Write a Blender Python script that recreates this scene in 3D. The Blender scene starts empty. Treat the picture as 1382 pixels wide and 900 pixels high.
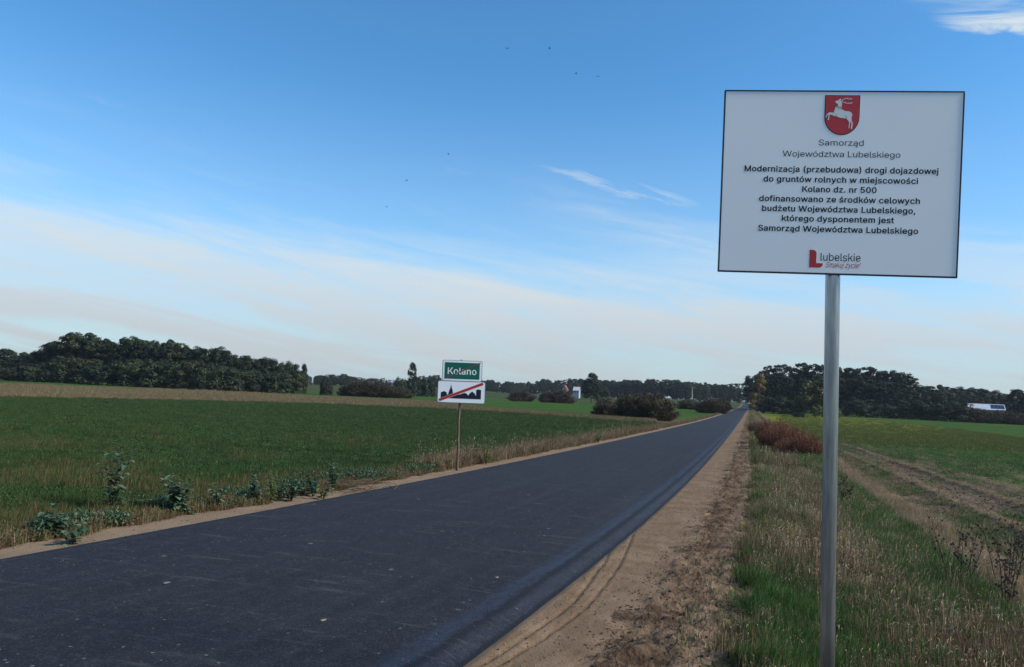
import bpy, math, random
import numpy as np
from mathutils import Vector, Matrix

# ------------------------------------------------------------------ scene, camera, sky, sun
SC = bpy.context.scene
COL = SC.collection
CAM_H = 1.6
cd = bpy.data.cameras.new('camera'); cam = bpy.data.objects.new('camera', cd); COL.objects.link(cam)
cd.sensor_width = 36.0; cd.lens = 26.0; cd.clip_start = 0.05; cd.clip_end = 20000
cam.matrix_world = (Matrix.Translation((0, 0, CAM_H)) @ Matrix.Rotation(math.radians(90 + 4.4118), 4, 'X')
                    @ Matrix.Rotation(math.radians(2.5), 4, 'Z'))
SC.camera = cam
SC.view_settings.view_transform = 'Standard'; SC.view_settings.look = 'None'
SC.view_settings.gamma = 1.0; SC.view_settings.use_curve_mapping = False
SC.view_settings.exposure = 0.32
SC.render.engine = 'CYCLES'
SC.cycles.max_bounces = 6; SC.cycles.diffuse_bounces = 3; SC.cycles.transparent_max_bounces = 8
SC.cycles.volume_bounces = 0; SC.cycles.volume_max_steps = 64

SUN_AZ, SUN_EL = 104.0, 36.0          # degrees; azimuth clockwise from +Y (the road's far end)
world = bpy.data.worlds.new("World"); SC.world = world; world.use_nodes = True
def build_sky():
    nt = world.node_tree; N = nt.nodes; L = nt.links
    for n in list(N): N.remove(n)
    out = N.new('ShaderNodeOutputWorld'); bg = N.new('ShaderNodeBackground')
    sky = N.new('ShaderNodeTexSky'); sky.sky_type = 'NISHITA'; sky.sun_disc = False
    sky.sun_elevation = math.radians(SUN_EL); sky.sun_rotation = math.radians(SUN_AZ)
    sky.altitude = 100; sky.air_density = 1.0; sky.dust_density = 0.3; sky.ozone_density = 2.0
    bg.inputs['Strength'].default_value = 0.13
    tc = N.new('ShaderNodeTexCoord'); sep = N.new('ShaderNodeSeparateXYZ'); L.new(tc.outputs['Generated'], sep.inputs[0])
    def m(op, a, b=None, c=None, clamp=False):
        n = N.new('ShaderNodeMath'); n.operation = op; n.use_clamp = clamp
        for i, v in enumerate((a, b, c)):
            if v is None: continue
            if isinstance(v, (int, float)): n.inputs[i].default_value = v
            else: L.new(v, n.inputs[i])
        return n.outputs[0]
    def ss(x, lo, hi):
        n = N.new('ShaderNodeMapRange'); n.interpolation_type = 'SMOOTHSTEP'
        L.new(x, n.inputs[0]); n.inputs[1].default_value = lo; n.inputs[2].default_value = hi
        n.inputs[3].default_value = 0; n.inputs[4].default_value = 1
        return n.outputs[0]
    x, y, z = sep.outputs
    el = m('ARCSINE', z)                      # radians
    az = m('ARCTAN2', x, y)
    def noise(sx, sz, scale, detail, rough=0.55, dist=0.0, shear=0.0, off=0.0):
        # streaky noise over the direction sphere; shear tilts the streaks
        c = N.new('ShaderNodeCombineXYZ')
        e2 = m('ADD', el, m('MULTIPLY', x, shear))
        L.new(m('MULTIPLY', x, sx), c.inputs[0]); L.new(m('MULTIPLY', y, sx), c.inputs[1])
        L.new(m('ADD', m('MULTIPLY', e2, sz), off), c.inputs[2])
        n = N.new('ShaderNodeTexNoise'); L.new(c.outputs[0], n.inputs['Vector'])
        n.inputs['Scale'].default_value = scale; n.inputs['Detail'].default_value = detail
        n.inputs['Roughness'].default_value = rough; n.inputs['Distortion'].default_value = dist
        return n.outputs['Fac']
    D = math.radians
    soft = noise(1.0, 4.0, 1.6, 4, .5, .4, .10, 3.1)
    streak = noise(1.0, 9.0, 3.2, 8, .6, .5, .16, 7.7)
    fine = noise(1.0, 7.0, 9.0, 8, .62, .8, .22, 1.3)
    # broad band of high cloud low in the sky, its upper edge ragged
    edge = m('ADD', el, m('MULTIPLY', m('SUBTRACT', soft, .5), -D(9)))
    edge = m('ADD', edge, m('MULTIPLY', m('SUBTRACT', streak, .5), -D(7)))
    edge = m('ADD', edge, m('MULTIPLY', m('SUBTRACT', fine, .5), -D(2)))
    edge = m('ADD', edge, m('MULTIPLY', x, D(1.6)))
    band = m('SUBTRACT', 1.0, ss(edge, D(6.6), D(14.5)))
    lower = ss(edge, D(1.5), D(8.0))          # band thins towards the horizon
    band = m('MULTIPLY', band, m('MULTIPLY_ADD', lower, .06, .92))
    gaps = m('MULTIPLY_ADD', ss(streak, .34, .60), .34, .66)
    band = m('MULTIPLY', band, gaps)
    # thin veil above the band
    veil = m('MULTIPLY', ss(streak, .50, .80), m('SUBTRACT', 1.0, ss(el, D(10), D(21))))
    veil = m('MULTIPLY', veil, .22)
    cloud = m('MAXIMUM', band, veil)
    thin = m('MULTIPLY', m('SUBTRACT', 1.0, ss(el, D(7), D(24))), .22)       # even thin haze thickening towards the horizon
    cloud = m('SUBTRACT', 1.0, m('MULTIPLY', m('SUBTRACT', 1.0, cloud), m('SUBTRACT', 1.0, thin)))
    # single wisps: centre azimuth, elevation, half length, half height, tilt, amount
    for (ca, ce, hl, hh, tilt, amt, lo) in ((7.8, 15.8, 8.0, .85, -.21, .55, .36), (35.5, 23.9, 6.5, 1.0, -.30, 1.0, .38), (33.0, 25.5, 6.0, 1.1, -.28, .42, .45),
                                (-5.0, 16.6, 2.2, .35, -.15, .28, .42), (-30, 18.2, 3.0, .4, -.16, .14, .46),
                                (95, 30, 16, 2.5, .1, .7, .42), (-120, 26, 22, 2.2, .2, .6, .42), (170, 22, 20, 2.5, -.2, .6, .42)):
        dx = m('SUBTRACT', az, D(ca)); dy = m('SUBTRACT', m('SUBTRACT', el, D(ce)), m('MULTIPLY', dx, tilt))
        dy = m('ADD', dy, m('MULTIPLY', m('SUBTRACT', fine, .5), D(1.8)))
        r = m('ADD', m('POWER', m('ABSOLUTE', m('DIVIDE', dx, D(hl))), 2.0), m('POWER', m('ABSOLUTE', m('DIVIDE', dy, D(hh))), 2.0))
        w = m('MULTIPLY', m('SUBTRACT', 1.0, ss(r, 0.0, 1.0)), m('MULTIPLY', ss(fine, lo - .08, lo + .22), amt))
        cloud = m('MAXIMUM', cloud, w)
    mix = N.new('ShaderNodeMix'); mix.data_type = 'RGBA'
    tint = N.new('ShaderNodeMix'); tint.data_type = 'RGBA'; tint.blend_type = 'MULTIPLY'; tint.inputs[0].default_value = 1
    L.new(sky.outputs[0], tint.inputs[6]); tint.inputs[7].default_value = SKY_TINT
    L.new(m('MINIMUM', cloud, 1.0), mix.inputs[0]); L.new(tint.outputs[2], mix.inputs[6])
    # cloud colour: slightly greyer and bluer close to the horizon
    cm = N.new('ShaderNodeMix'); cm.data_type = 'RGBA'; L.new(ss(el, D(0), D(11)), cm.inputs[0])
    cm.inputs[6].default_value = CLOUD_LOW; cm.inputs[7].default_value = CLOUD_HIGH
    L.new(cm.outputs[2], mix.inputs[7])
    L.new(mix.outputs[2], bg.inputs['Color']); L.new(bg.outputs[0], out.inputs['Surface'])
SKY_TINT = (0.48, 0.95, 1.20, 1)
CLOUD_LOW = (3.38, 3.45, 3.62, 1)
CLOUD_HIGH = (4.25, 4.78, 5.05, 1)
build_sky()
sd = bpy.data.lights.new('sun', 'SUN'); sd.energy = 4.2; sd.angle = math.radians(9); sd.color = (1.0, 0.93, 0.82)
sun = bpy.data.objects.new('sun', sd); COL.objects.link(sun)
SV = Vector((math.sin(math.radians(SUN_AZ)) * math.cos(math.radians(SUN_EL)),
             math.cos(math.radians(SUN_AZ)) * math.cos(math.radians(SUN_EL)), math.sin(math.radians(SUN_EL))))
sun.location = SV * 50; sun.rotation_euler = SV.to_track_quat('Z', 'Y').to_euler()

# ------------------------------------------------------------------ helpers
def link(o, parent=None):
    COL.objects.link(o)
    if parent is not None: o.parent = parent
    return o
def tag(o, label=None, cat=None, group=None, kind=None):
    if label: o['label'] = label
    if cat: o['category'] = cat
    if group: o['group'] = group
    if kind: o['kind'] = kind
    return o
def empty(name, loc=(0, 0, 0), rz=0.0):
    o = bpy.data.objects.new(name, None); link(o); o.location = loc; o.rotation_euler = (0, 0, rz); o.empty_display_size = .2
    return o
def mesh_np(name, V, F, mats=(), midx=None, smooth=False):
    """V (n,3) array, F list/array of faces all with the same corner count"""
    V = np.asarray(V, dtype=np.float32); F = np.asarray(F, dtype=np.int32)
    me = bpy.data.meshes.new(name)
    me.vertices.add(len(V)); me.vertices.foreach_set('co', V.ravel())
    k = F.shape[1]; me.loops.add(F.size); me.loops.foreach_set('vertex_index', F.ravel())
    me.polygons.add(len(F)); me.polygons.foreach_set('loop_start', np.arange(0, F.size, k, dtype=np.int32))
    if midx is not None: me.polygons.foreach_set('material_index', np.asarray(midx, dtype=np.int32))
    for m_ in mats: me.materials.append(m_)
    me.update(calc_edges=True)
    if smooth: me.polygons.foreach_set('use_smooth', np.ones(len(F), dtype=bool))
    return me
class MB:
    """collects boxes, tubes and polygons into one mesh"""
    def __init__(s): s.v = []; s.f = []; s.m = []
    def add(s, vs, fs, mi=0):
        b = len(s.v); s.v += [tuple(v) for v in vs]
        s.f += [tuple(b + i for i in f) for f in fs]; s.m += [mi] * len(fs)
    def box(s, c, d, mi=0, M=None):
        x, y, z = c; a, b, h = d[0] / 2, d[1] / 2, d[2] / 2
        vs = [Vector((x + i * a, y + j * b, z + k * h)) for k in (-1, 1) for j in (-1, 1) for i in (-1, 1)]
        if M is not None: vs = [M @ v for v in vs]
        s.add(vs, [(0, 2, 3, 1), (4, 5, 7, 6), (0, 1, 5, 4), (2, 6, 7, 3), (0, 4, 6, 2), (1, 3, 7, 5)], mi)
    def tube(s, pts, rads, n=8, mi=0, cap=True):
        pts = [Vector(p) for p in pts]; rings = []
        for i, p in enumerate(pts):
            t = (pts[min(i + 1, len(pts) - 1)] - pts[max(i - 1, 0)]).normalized()
            a = t.orthogonal().normalized() if i == 0 else (a0 - t * a0.dot(t)).normalized()
            a0 = a; b = t.cross(a); r = rads[i] if hasattr(rads, '__len__') else rads
            rings.append([p + (a * math.cos(2 * math.pi * k / n) + b * math.sin(2 * math.pi * k / n)) * r for k in range(n)])
        vs = [v for r_ in rings for v in r_]; fs = []
        for i in range(len(pts) - 1):
            for k in range(n):
                k2 = (k + 1) % n; fs.append((i * n + k, i * n + k2, (i + 1) * n + k2, (i + 1) * n + k))
        if cap: fs.append(tuple(range(n - 1, -1, -1))); fs.append(tuple((len(pts) - 1) * n + k for k in range(n)))
        s.add(vs, fs, mi)
    def prism(s, poly, y0, y1, mi=0):
        """polygon in XZ (counter clockwise seen from -Y) extruded from y0 (front) to y1"""
        n = len(poly)
        vs = [(p[0], y0, p[1]) for p in poly] + [(p[0], y1, p[1]) for p in poly]
        fs = [tuple(range(n)), tuple(range(2 * n - 1, n - 1, -1))] + [(i, n + i, n + (i + 1) % n, (i + 1) % n) for i in range(n)]
        s.add(vs, fs, mi)
    def mesh(s, name, mats, smooth=False):
        me = bpy.data.meshes.new(name); me.from_pydata(s.v, [], s.f)
        for m_ in mats: me.materials.append(m_)
        me.polygons.foreach_set('material_index', s.m)
        if smooth: me.polygons.foreach_set('use_smooth', [True] * len(s.f))
        me.update(); return me
    def build(s, name, mats, parent=None, smooth=False):
        if not isinstance(mats, (list, tuple)): mats = [mats]
        return link(bpy.data.objects.new(name, s.mesh(name, mats, smooth)), parent)

def _lat(ix, iy, seed):
    h = (ix.astype(np.int64) * 374761393 + iy.astype(np.int64) * 668265263 + seed * 1442695041) & 0xffffffff
    h = ((h ^ (h >> 13)) * 1274126177) & 0xffffffff
    return ((h ^ (h >> 16)) & 0xffff) / 65535.0
def vnoise(x, y, seed=0):
    x = np.asarray(x, float); y = np.asarray(y, float)
    ix = np.floor(x); iy = np.floor(y); fx = x - ix; fy = y - iy
    fx = fx * fx * (3 - 2 * fx); fy = fy * fy * (3 - 2 * fy); ix = ix.astype(np.int64); iy = iy.astype(np.int64)
    return ((_lat(ix, iy, seed) * (1 - fx) + _lat(ix + 1, iy, seed) * fx) * (1 - fy)
            + (_lat(ix, iy + 1, seed) * (1 - fx) + _lat(ix + 1, iy + 1, seed) * fx) * fy)
def fnoise(x, y, seed=0, oct=4):
    s = 0; a = 1.0; t = 0
    for i in range(oct):
        s = s + a * vnoise(x * 2 ** i, y * 2 ** i, seed + i * 17); t += a; a *= .5
    return s / t            # 0..1
def smooth(a, b, x):
    t = np.clip((x - a) / (b - a), 0, 1); return t * t * (3 - 2 * t)

# ------------------------------------------------------------------ materials
def mat(name, cols, scale=5.0, detail=4.0, rough=.8, spec=.3, bump=0.0, bscale=40.0, coord='Object', rnd=0.0, rnd_hue=0.0,
        metal=0.0, trans=0.0, stretch=(1, 1, 1), ramp=(.35, .65), patch=None):
    """noise mix of two or three colours, optional relief, per-object or per-instance variation"""
    m = bpy.data.materials.new(name); m.use_nodes = True; nt = m.node_tree; N = nt.nodes; L = nt.links
    p = N['Principled BSDF']; out = N['Material Output']
    p.inputs['Roughness'].default_value = rough; p.inputs['Specular IOR Level'].default_value = spec
    p.inputs['Metallic'].default_value = metal
    if len(cols) == 1: cols = [cols[0], tuple(c * .85 for c in cols[0])]
    if coord == 'World':
        g = N.new('ShaderNodeNewGeometry'); src = g.outputs['Position']
    else:
        g = N.new('ShaderNodeTexCoord'); src = g.outputs[coord]
    mp = N.new('ShaderNodeMapping'); mp.inputs['Scale'].default_value = stretch; L.new(src, mp.inputs[0])
    nz = N.new('ShaderNodeTexNoise'); nz.inputs['Scale'].default_value = scale; nz.inputs['Detail'].default_value = detail
    L.new(mp.outputs[0], nz.inputs['Vector'])
    cr = N.new('ShaderNodeValToRGB'); L.new(nz.outputs['Fac'], cr.inputs[0])
    e = cr.color_ramp.elements; e[0].position = ramp[0]; e[1].position = ramp[1]
    e[0].color = (*cols[0], 1); e[1].color = (*cols[-1], 1)
    if len(cols) == 3: q = e.new((ramp[0] + ramp[1]) / 2); q.color = (*cols[1], 1)
    c = cr.outputs[0]
    if rnd:
        oi = N.new('ShaderNodeObjectInfo'); hs = N.new('ShaderNodeHueSaturation'); L.new(c, hs.inputs['Color'])
        a = N.new('ShaderNodeMapRange'); L.new(oi.outputs['Random'], a.inputs[0]); a.inputs[3].default_value = 1 - rnd; a.inputs[4].default_value = 1 + rnd
        L.new(a.outputs[0], hs.inputs['Value'])
        if rnd_hue:
            w = N.new('ShaderNodeMath'); w.operation = 'MULTIPLY'; w.inputs[1].default_value = 7.31; L.new(oi.outputs['Random'], w.inputs[0])
            f = N.new('ShaderNodeMath'); f.operation = 'FRACT'; L.new(w.outputs[0], f.inputs[0])
            b = N.new('ShaderNodeMapRange'); L.new(f.outputs[0], b.inputs[0]); b.inputs[3].default_value = .5 - rnd_hue; b.inputs[4].default_value = .5 + rnd_hue
            L.new(b.outputs[0], hs.inputs['Hue'])
        c = hs.outputs[0]
    if patch:          # colour that drifts over the ground: scale, other colour, amount
        gp = N.new('ShaderNodeNewGeometry'); pz = N.new('ShaderNodeTexNoise'); pz.inputs['Scale'].default_value = patch[0]; pz.inputs['Detail'].default_value = 5
        L.new(gp.outputs['Position'], pz.inputs['Vector']); pr = N.new('ShaderNodeMapRange'); L.new(pz.outputs['Fac'], pr.inputs[0])
        pr.inputs[1].default_value = .42; pr.inputs[2].default_value = .66; pr.inputs[4].default_value = patch[2]
        pm = N.new('ShaderNodeMix'); pm.data_type = 'RGBA'; L.new(pr.outputs[0], pm.inputs[0]); L.new(c, pm.inputs[6]); pm.inputs[7].default_value = (*patch[1], 1); c = pm.outputs[2]
    L.new(c, p.inputs['Base Color'])
    if bump:
        bz = N.new('ShaderNodeTexNoise'); bz.inputs['Scale'].default_value = bscale; bz.inputs['Detail'].default_value = 5
        L.new(mp.outputs[0], bz.inputs['Vector'])
        bp = N.new('ShaderNodeBump'); bp.inputs['Strength'].default_value = 1.0; bp.inputs['Distance'].default_value = bump
        L.new(bz.outputs['Fac'], bp.inputs['Height']); L.new(bp.outputs[0], p.inputs['Normal'])
    if trans:
        tr = N.new('ShaderNodeBsdfTranslucent'); L.new(c, tr.inputs['Color'])
        ad = N.new('ShaderNodeMixShader'); ad.inputs[0].default_value = trans
        L.new(p.outputs[0], ad.inputs[1]); L.new(tr.outputs[0], ad.inputs[2]); L.new(ad.outputs[0], out.inputs['Surface'])
    return m

# ------------------------------------------------------------------ terrain
LEFT_WOOD = [(-169.1,247.8,9.8,10.2,'b'), (-168.8,254,8.1,9.2,'b'), (-157.7,243.4,8.8,8.7,'c'), (-152.7,240.6,9.9,8.6,'b'), (-147,238.3,12.4,9.5,'b'),
 (-141.7,235.7,14.3,10.5,'b'), (-136.2,233.1,15.3,11.4,'c'), (-133,235,14.7,10.3,'b'), (-130.4,236.4,13.7,8.7,'b'), (-125.1,233.6,12.3,8,'c'),
 (-121.5,232.1,14,6.8,'b'), (-117.9,231.8,14.4,8.3,'b'), (-114.2,231.3,13.6,7.8,'c'), (-110.3,229.9,13.4,8.2,'b'), (-106.2,228.5,14,8.1,'b'),
 (-102.9,227.8,13.4,7.5,'c'), (-100.7,228.8,11.9,6.5,'b'), (-96.4,228.5,12.3,7,'b'), (-92.6,226.8,12,7.4,'c'), (-88.9,226.2,12.5,7.8,'b'),
 (-86,226.2,10.8,5.8,'b'), (-82.9,225.2,9.3,5.8,'p'), (-79.9,224.2,9.4,5.2,'p'), (-77.3,225.1,8.9,5.2,'p'), (-75.1,225.8,9.7,5.2,'p'),
 (-72.4,226.7,9.4,5.2,'p'), (-70.2,227.4,8.9,4.8,'p'), (-68.1,228.1,9.4,4.8,'p'), (-66,228.7,8.4,4.3,'p'), (-64.7,232.2,8.6,3.6,'p'),
 (-145.8,217.7,3.9,11.6,'u'), (-138.6,217.6,5.1,12.4,'u'), (-131.7,218.4,6.7,11.8,'u'), (-125.3,218.6,7.4,12.6,'u'), (-114.9,210.7,5.8,12.5,'u'),
 (-108.3,208.5,6.9,10.8,'u'), (-103,207.9,7.5,10.2,'u'), (-98.5,207.9,7.3,10.1,'u'), (-93.5,207.9,7.1,9.6,'u'), (-88.5,206.9,7.7,9,'u'),
 (-83.5,205.7,7,9.3,'u'), (-79.6,207.2,6.6,8.9,'u'), (-76.1,210.7,6,9,'u'), (-72.1,214.2,6.1,8.6,'u'), (-68,217.6,6.2,8.2,'u'),
 (-64.7,222.8,6,7.4,'u')]
RIGHT_GROVE = [(106.8,312.2,16.7,8.6,'n'), (108.8,306.3,18.1,8.5,'n'), (111.2,302.2,18.4,8.4,'n'), (114.9,300.8,17.9,7.7,'n'), (117.9,297.5,19.1,8.3,'n'),
 (121.4,296.1,19,8.3,'n'), (123.9,292.9,18.7,8.3,'n'), (127.4,291.4,17.9,7.6,'n'), (129.7,288.1,17.9,8.2,'n'), (132.2,284.8,17.3,8.2,'n'),
 (134.6,281.5,17.9,8.8,'n'), (136.9,278.1,17.1,8.1,'n'), (140,276.6,16.6,8.1,'n'), (141.7,273.5,16.6,7.4,'n'), (144.3,272.1,15.6,8,'n'),
 (146.6,270.9,14.3,6.2,'n'), (98.6,283.3,12.1,7.8,'n'), (104.4,279.1,13.4,8.4,'n'), (109.5,275,13,8.3,'n'), (115.6,272.5,13.8,7.7,'n'),
 (121.1,267.9,12.9,8.2,'n'), (125.5,263.6,13.5,8.2,'n'), (130.2,259.1,12.6,8.1,'n'), (134.7,256.8,11.7,7.6,'n')]
RIGHT_WOOD = [(195.8,348.8,14.2,9.6,'n'), (200.3,346.3,14.4,10.4,'b'), (210.8,351.7,14.2,10.7,'n'), (217.5,353.4,13.4,10.8,'n'), (221.3,351.1,14.3,10,'n'),
 (227.5,353,13.5,10.1,'n'), (233.5,355.1,13.1,9.4,'b'), (239.5,357.1,11.9,9.5,'b'), (186.6,272.2,11.7,8.6,'b'), (190.1,269.8,10.8,11.2,'b'),
 (151.6,258.9,9.4,10.2,'u'), (148,260.9,7.7,7.8,'b'), (198,324.3,10.6,9.9,'n'), (205.8,325.4,10,10,'n')]
BUSHES_R = [(84.1,235.4,5.3,10,'u'), (85.7,224.2,4.1,7.2,'u'), (78.1,189.5,9.8,10.7,'b'), (111.9,236.9,5.3,10.5,'u'), (117.6,234.1,4.2,8.9,'u'),
 (124,230.8,4.1,9.5,'u'), (127.5,228.9,5.6,10.5,'u'), (130.7,222.5,5,9.3,'u'), (134.1,220.4,5.4,10.3,'u'), (138.2,217.9,4.3,10.3,'r'),
 (144.7,218.4,4.1,9.5,'r'), (148.9,215.6,3.7,7.4,'r'), (69.2,176.9,1.3,2.3,'u')]
AUTUMN = [(94.8,284.6,13.1,6.6,'y')]
LEFT_BUSHES = [(-39.3,297.4,12.6,3.9,'b'), (-42.2,286.9,6.6,5.2,'u'), (-35.7,287.8,6.3,5.8,'u'), (-31.8,288.3,6.5,6.4,'u'), (-42.5,215.9,5.1,8.8,'r'),
 (-36.5,211.9,4.8,8.6,'r'), (-47.1,217,3.6,5.3,'r'), (-31.4,213.7,3.4,6.5,'r'), (-55.1,223.3,4.7,3.7,'u'), (-54.3,218.3,3.1,2.3,'u'),
 (4.5,260,4,8.9,'r'), (13.3,254.7,4.1,5.6,'r'), (18.4,254.3,4.9,7.2,'r'), (32.9,298.2,11.6,7.2,'b'), (39.8,317.5,6.9,5.8,'u'),
 (12.9,97.2,2.6,3.5,'r'), (14.7,90.8,3.2,4.2,'r'), (17,88.4,3.4,5.1,'r'), (50.2,183.2,3.9,7.6,'r'), (58.8,243,3.4,7.5,'r'),
 (88.8,305.2,4.2,4.5,'u')]
BIRCH = [(78.9,320.4,9.3,3,'b')]
FAR = [(-131.7,503.1,6.8,10.4), (-122.8,546.4,8.6,11.2), (-117.6,588.4,7,12), (-103.4,591,7.4,12), (-86.8,593.7,7,12),
 (-71.6,595.7,11,12), (-59.3,597.1,11.6,12), (-40.3,598.6,11.2,12), (-18.9,619.7,10.2,12.4), (-1,640,10.2,12.8),
 (7.8,680,9.2,13.6), (14.3,699.9,11.1,14), (29,699.4,14.1,14), (54.7,697.9,15.9,14), (69.2,696.6,15.6,14),
 (85.2,644.4,14.7,13), (99.5,591.7,14.8,12), (112,548.7,14.5,11.2), (122.6,525.9,14.7,10.8), (136.9,543,13.4,11.2),
 (160.1,557.5,14,11.6), (184,571.1,14.6,12)]
B1 = [(-36.62, 72.4),(-34.84, 74.0),(-32.97, 75.7),(-31.02, 77.9),(-28.98, 80.4),(-26.87, 83.1),(-24.66, 86.0),(-22.38, 89.2),(-20.02, 92.7),(-17.59, 96.8),(-15.08, 101.5),(-12.52, 102.5),(-9.9, 102.2),(-7.24, 102.1),(-4.55, 101.6),(-1.83, 97.5),(0.89, 93.8),(3.61, 87.2),(6.32, 81.5),(8.99, 76.7),(11.63, 74.7),(14.21, 79.5)]
B2 = [(-36.7, 188.4),(-34.92, 199.5),(-33.05, 204.1),(-31.09, 206.2),(-29.05, 208.7),(-26.93, 211.4),(-24.73, 214.6),(-22.44, 218.1),(-20.08, 216.8),(-17.63, 209.3),(-15.13, 202.3),(-12.56, 196.1),(-9.94, 190.3),(-7.27, 188.8),(-4.57, 158.9),(-1.84, 115.2),(0.88, 108.7),(3.61, 100.4),(6.31, 93.6),(8.99, 89.5),(11.62, 91.7),(14.2, 115.4)]
B4 = [(22.44, 47.9),(25.07, 48.5),(27.59, 49.1),(30.0, 49.9),(32.3, 50.7),(34.48, 51.6),(36.56, 53.0)]
B5 = [(20.44, 222.3),(23.04, 235.3),(25.56, 229.3),(27.97, 186.0),(30.27, 152.2),(32.48, 121.8),(34.57, 100.7),(36.57, 86.5)]

A0 = math.radians(17.82); CA, SA = math.cos(A0), math.sin(A0)
def cxr(y):
    """x of the road's centre line at y"""
    y = np.asarray(y, float)
    return -3.7056 + .3215 * y - 1.0019 * np.exp(-np.maximum(y, -5) / 6.855) + 1.26e-5 * np.minimum(np.maximum(y, 0), 700) ** 2
def Hbase(y):
    y = np.maximum(np.asarray(y, float), 0)
    return -.0178 * 154 * (1 - np.exp(-y / 154)) + .4356 * smooth(80, 400, y) + 1.8 * smooth(380, 520, y) - .8 * smooth(540, 700, y)
def to_uv(x, y):
    x = np.asarray(x, float); y = np.asarray(y, float); yc = y.copy()
    for _ in range(10): yc = y + SA / CA * (x - cxr(yc))
    return (x - cxr(yc)) / CA, yc
def to_xy(u, yc):
    return cxr(yc) + u * CA, yc - u * SA
def track(s):
    """two tyre marks that leave the asphalt and run onto the sand shoulder: lateral position along s"""
    a = np.interp(s, [4.6, 5.7, 6.9, 8.65, 9.4, 10.6], [2.30, 2.46, 2.54, 2.40, 2.3, 2.1]); b = np.interp(s, [4.6, 6.0, 6.85, 8.4, 9.8, 11.8], [2.38, 2.60, 2.67, 2.59, 2.43, 2.19])
    return a, b
def profile(u, s, x, y):
    au = np.abs(u)
    z = np.zeros_like(u)
    crown = .055 + .03 * (1 - (au / 2.35) ** 2)
    edge_in = np.where(u > 0, 2.17, 2.25)
    z = np.where(au < 2.35, crown - smooth(edge_in, 2.35, au) * .062, z)
    # shoulders
    rs = smooth(2.35, 2.5, u) * (1 - smooth(3.0, 3.3, u))
    n1 = fnoise(x * 3, y * 3, 3, 4) - .5; n2 = fnoise(x * 14, y * 14, 5, 4) - .5; n0 = fnoise(x * .35, y * .35, 9, 3) - .5
    sh = np.where((u > 2.36) & (u < 3.3), .022 * n1 + .016 * n2, 0)
    ta, tb = track(s); fade = smooth(4.9, 5.6, s) * (1 - smooth(11, 12, s))
    for t in (ta, tb):
        sh -= fade * .020 * np.exp(-((u - t) / .013) ** 2) * (u > 2.36)
        sh += fade * .006 * np.exp(-((u - t - .04) / .02) ** 2) * (u > 2.36)
    z += sh
    soil = smooth(2.95, 3.25, u) * (1 - smooth(3.9, 4.6, u))
    ridg = 1 - np.abs(2 * fnoise(x * 6 + n1 * 2, y * 9, 21, 4) - 1)
    z += soil * (.095 * (ridg - .6) + .09 * n2 + .08 * n1)
    verge = smooth(3.7, 4.3, u) * (1 - smooth(6.2, 6.7, u))
    z += verge * (.10 * n1 + .12 * n0 - .05)
    left = smooth(2.36, 2.9, -u); z += left * (.03 * n1 + .05 * n0 * smooth(3, 8, -u) - .01)
    # rutted edge of the ploughed field
    w = .25 * (fnoise(x * .25, y * .25, 31, 3) - .5)
    uu = u + w
    near = 1 - smooth(45, 90, y)
    for c, a, wd in ((6.95, -.07, .28), (7.55, .10, .16), (8.1, -.05, .25), (8.72, .10, .16), (9.3, -.05, .25), (9.9, .05, .16), (10.6, -.03, .2), (11.4, .035, .16)):
        z += near * a * np.exp(-((uu - c) / wd) ** 2) * (.7 + .9 * (n1 + .2))
    pl = smooth(6.6, 7.0, u); z += pl * near * (.05 * n1 + .035 * n2 * (1 - smooth(12, 20, u)))
    z += near * pl * .03 * np.sin(2 * math.pi * u / .9) * smooth(11, 13, u)
    # broad swells away from the road
    far = smooth(25, 90, au); z += far * (fnoise(x / 60, y / 60, 41, 3) - .5) * .5
    return z
def Gz(x, y):
    x = np.asarray(x, float); y = np.asarray(y, float); u, s = to_uv(x, y)
    return Hbase(y) + profile(u, s, x, y)
def gz(x, y): return float(Gz(np.array([x]), np.array([y]))[0])
def tab(T, az):
    return np.interp(az, [t[0] for t in T], [t[1] for t in T])
ZONES = ['road', 'sand_verge', 'soil_strip', 'grass_verge', 'dry_grass_strip', 'ploughed_field', 'yellow_meadow', 'green_field',
         'crop_field', 'weedy_verge', 'stubble_field', 'distant_meadow']
def zone_of(x, y, u, s):
    az = np.degrees(np.arctan2(x, np.maximum(y, .01))); r = np.hypot(x, y)
    n = fnoise(x * 2.2, y * 2.2, 51, 3) - .5; nf = fnoise(x / 5, y / 5, 53, 3) - .5
    z = np.full(x.shape, 11)
    R = u > 0
    z = np.where(~R, 8, z)
    z = np.where(~R & (r > tab(B1, az) + nf * 3), 10, z)
    z = np.where(~R & (r > tab(B2, az) + nf * 5), 7, z)
    z = np.where(~R & (r > 330), 11, z)
    ln = .25 * smooth(0, 40, y)
    z = np.where(~R & (u > -3.45 - ln - n * .5), 9, z)
    z = np.where(~R & (u > -3.02 - n * .30), 1, z)
    z = np.where(R, 5, z)
    z = np.where(R & (r > tab(B4, az) + nf * 3) & (y > 0), 6, z)
    z = np.where(R & (r > np.maximum(tab(B5, az), 84) + nf * 5) & (y > 0), 7, z)
    z = np.where(R & (r > 300), 11, z)
    z = np.where(R & (u < 6.7 + n * .35), 4, z)
    z = np.where(R & (u < 6.05 + n * .45), 3, z)
    z = np.where(R & (u < 3.75 + n * .7 ), 2, z)
    z = np.where(R & (u < 3.08 + n * .75), 1, z)
    z = np.where((np.abs(u) < 2.35) & (y < 640), 0, z)
    return z
def geo(a, b, d0, g):
    o = [a]; d = d0
    while o[-1] < b: o.append(o[-1] + d); d *= g
    return o
us = [-u for u in geo(3.6, 7000, .10, 1.075)][::-1] + list(np.arange(-3.5, -2.35, .06)) + [-2.35, -2.30, -2.25]
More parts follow.
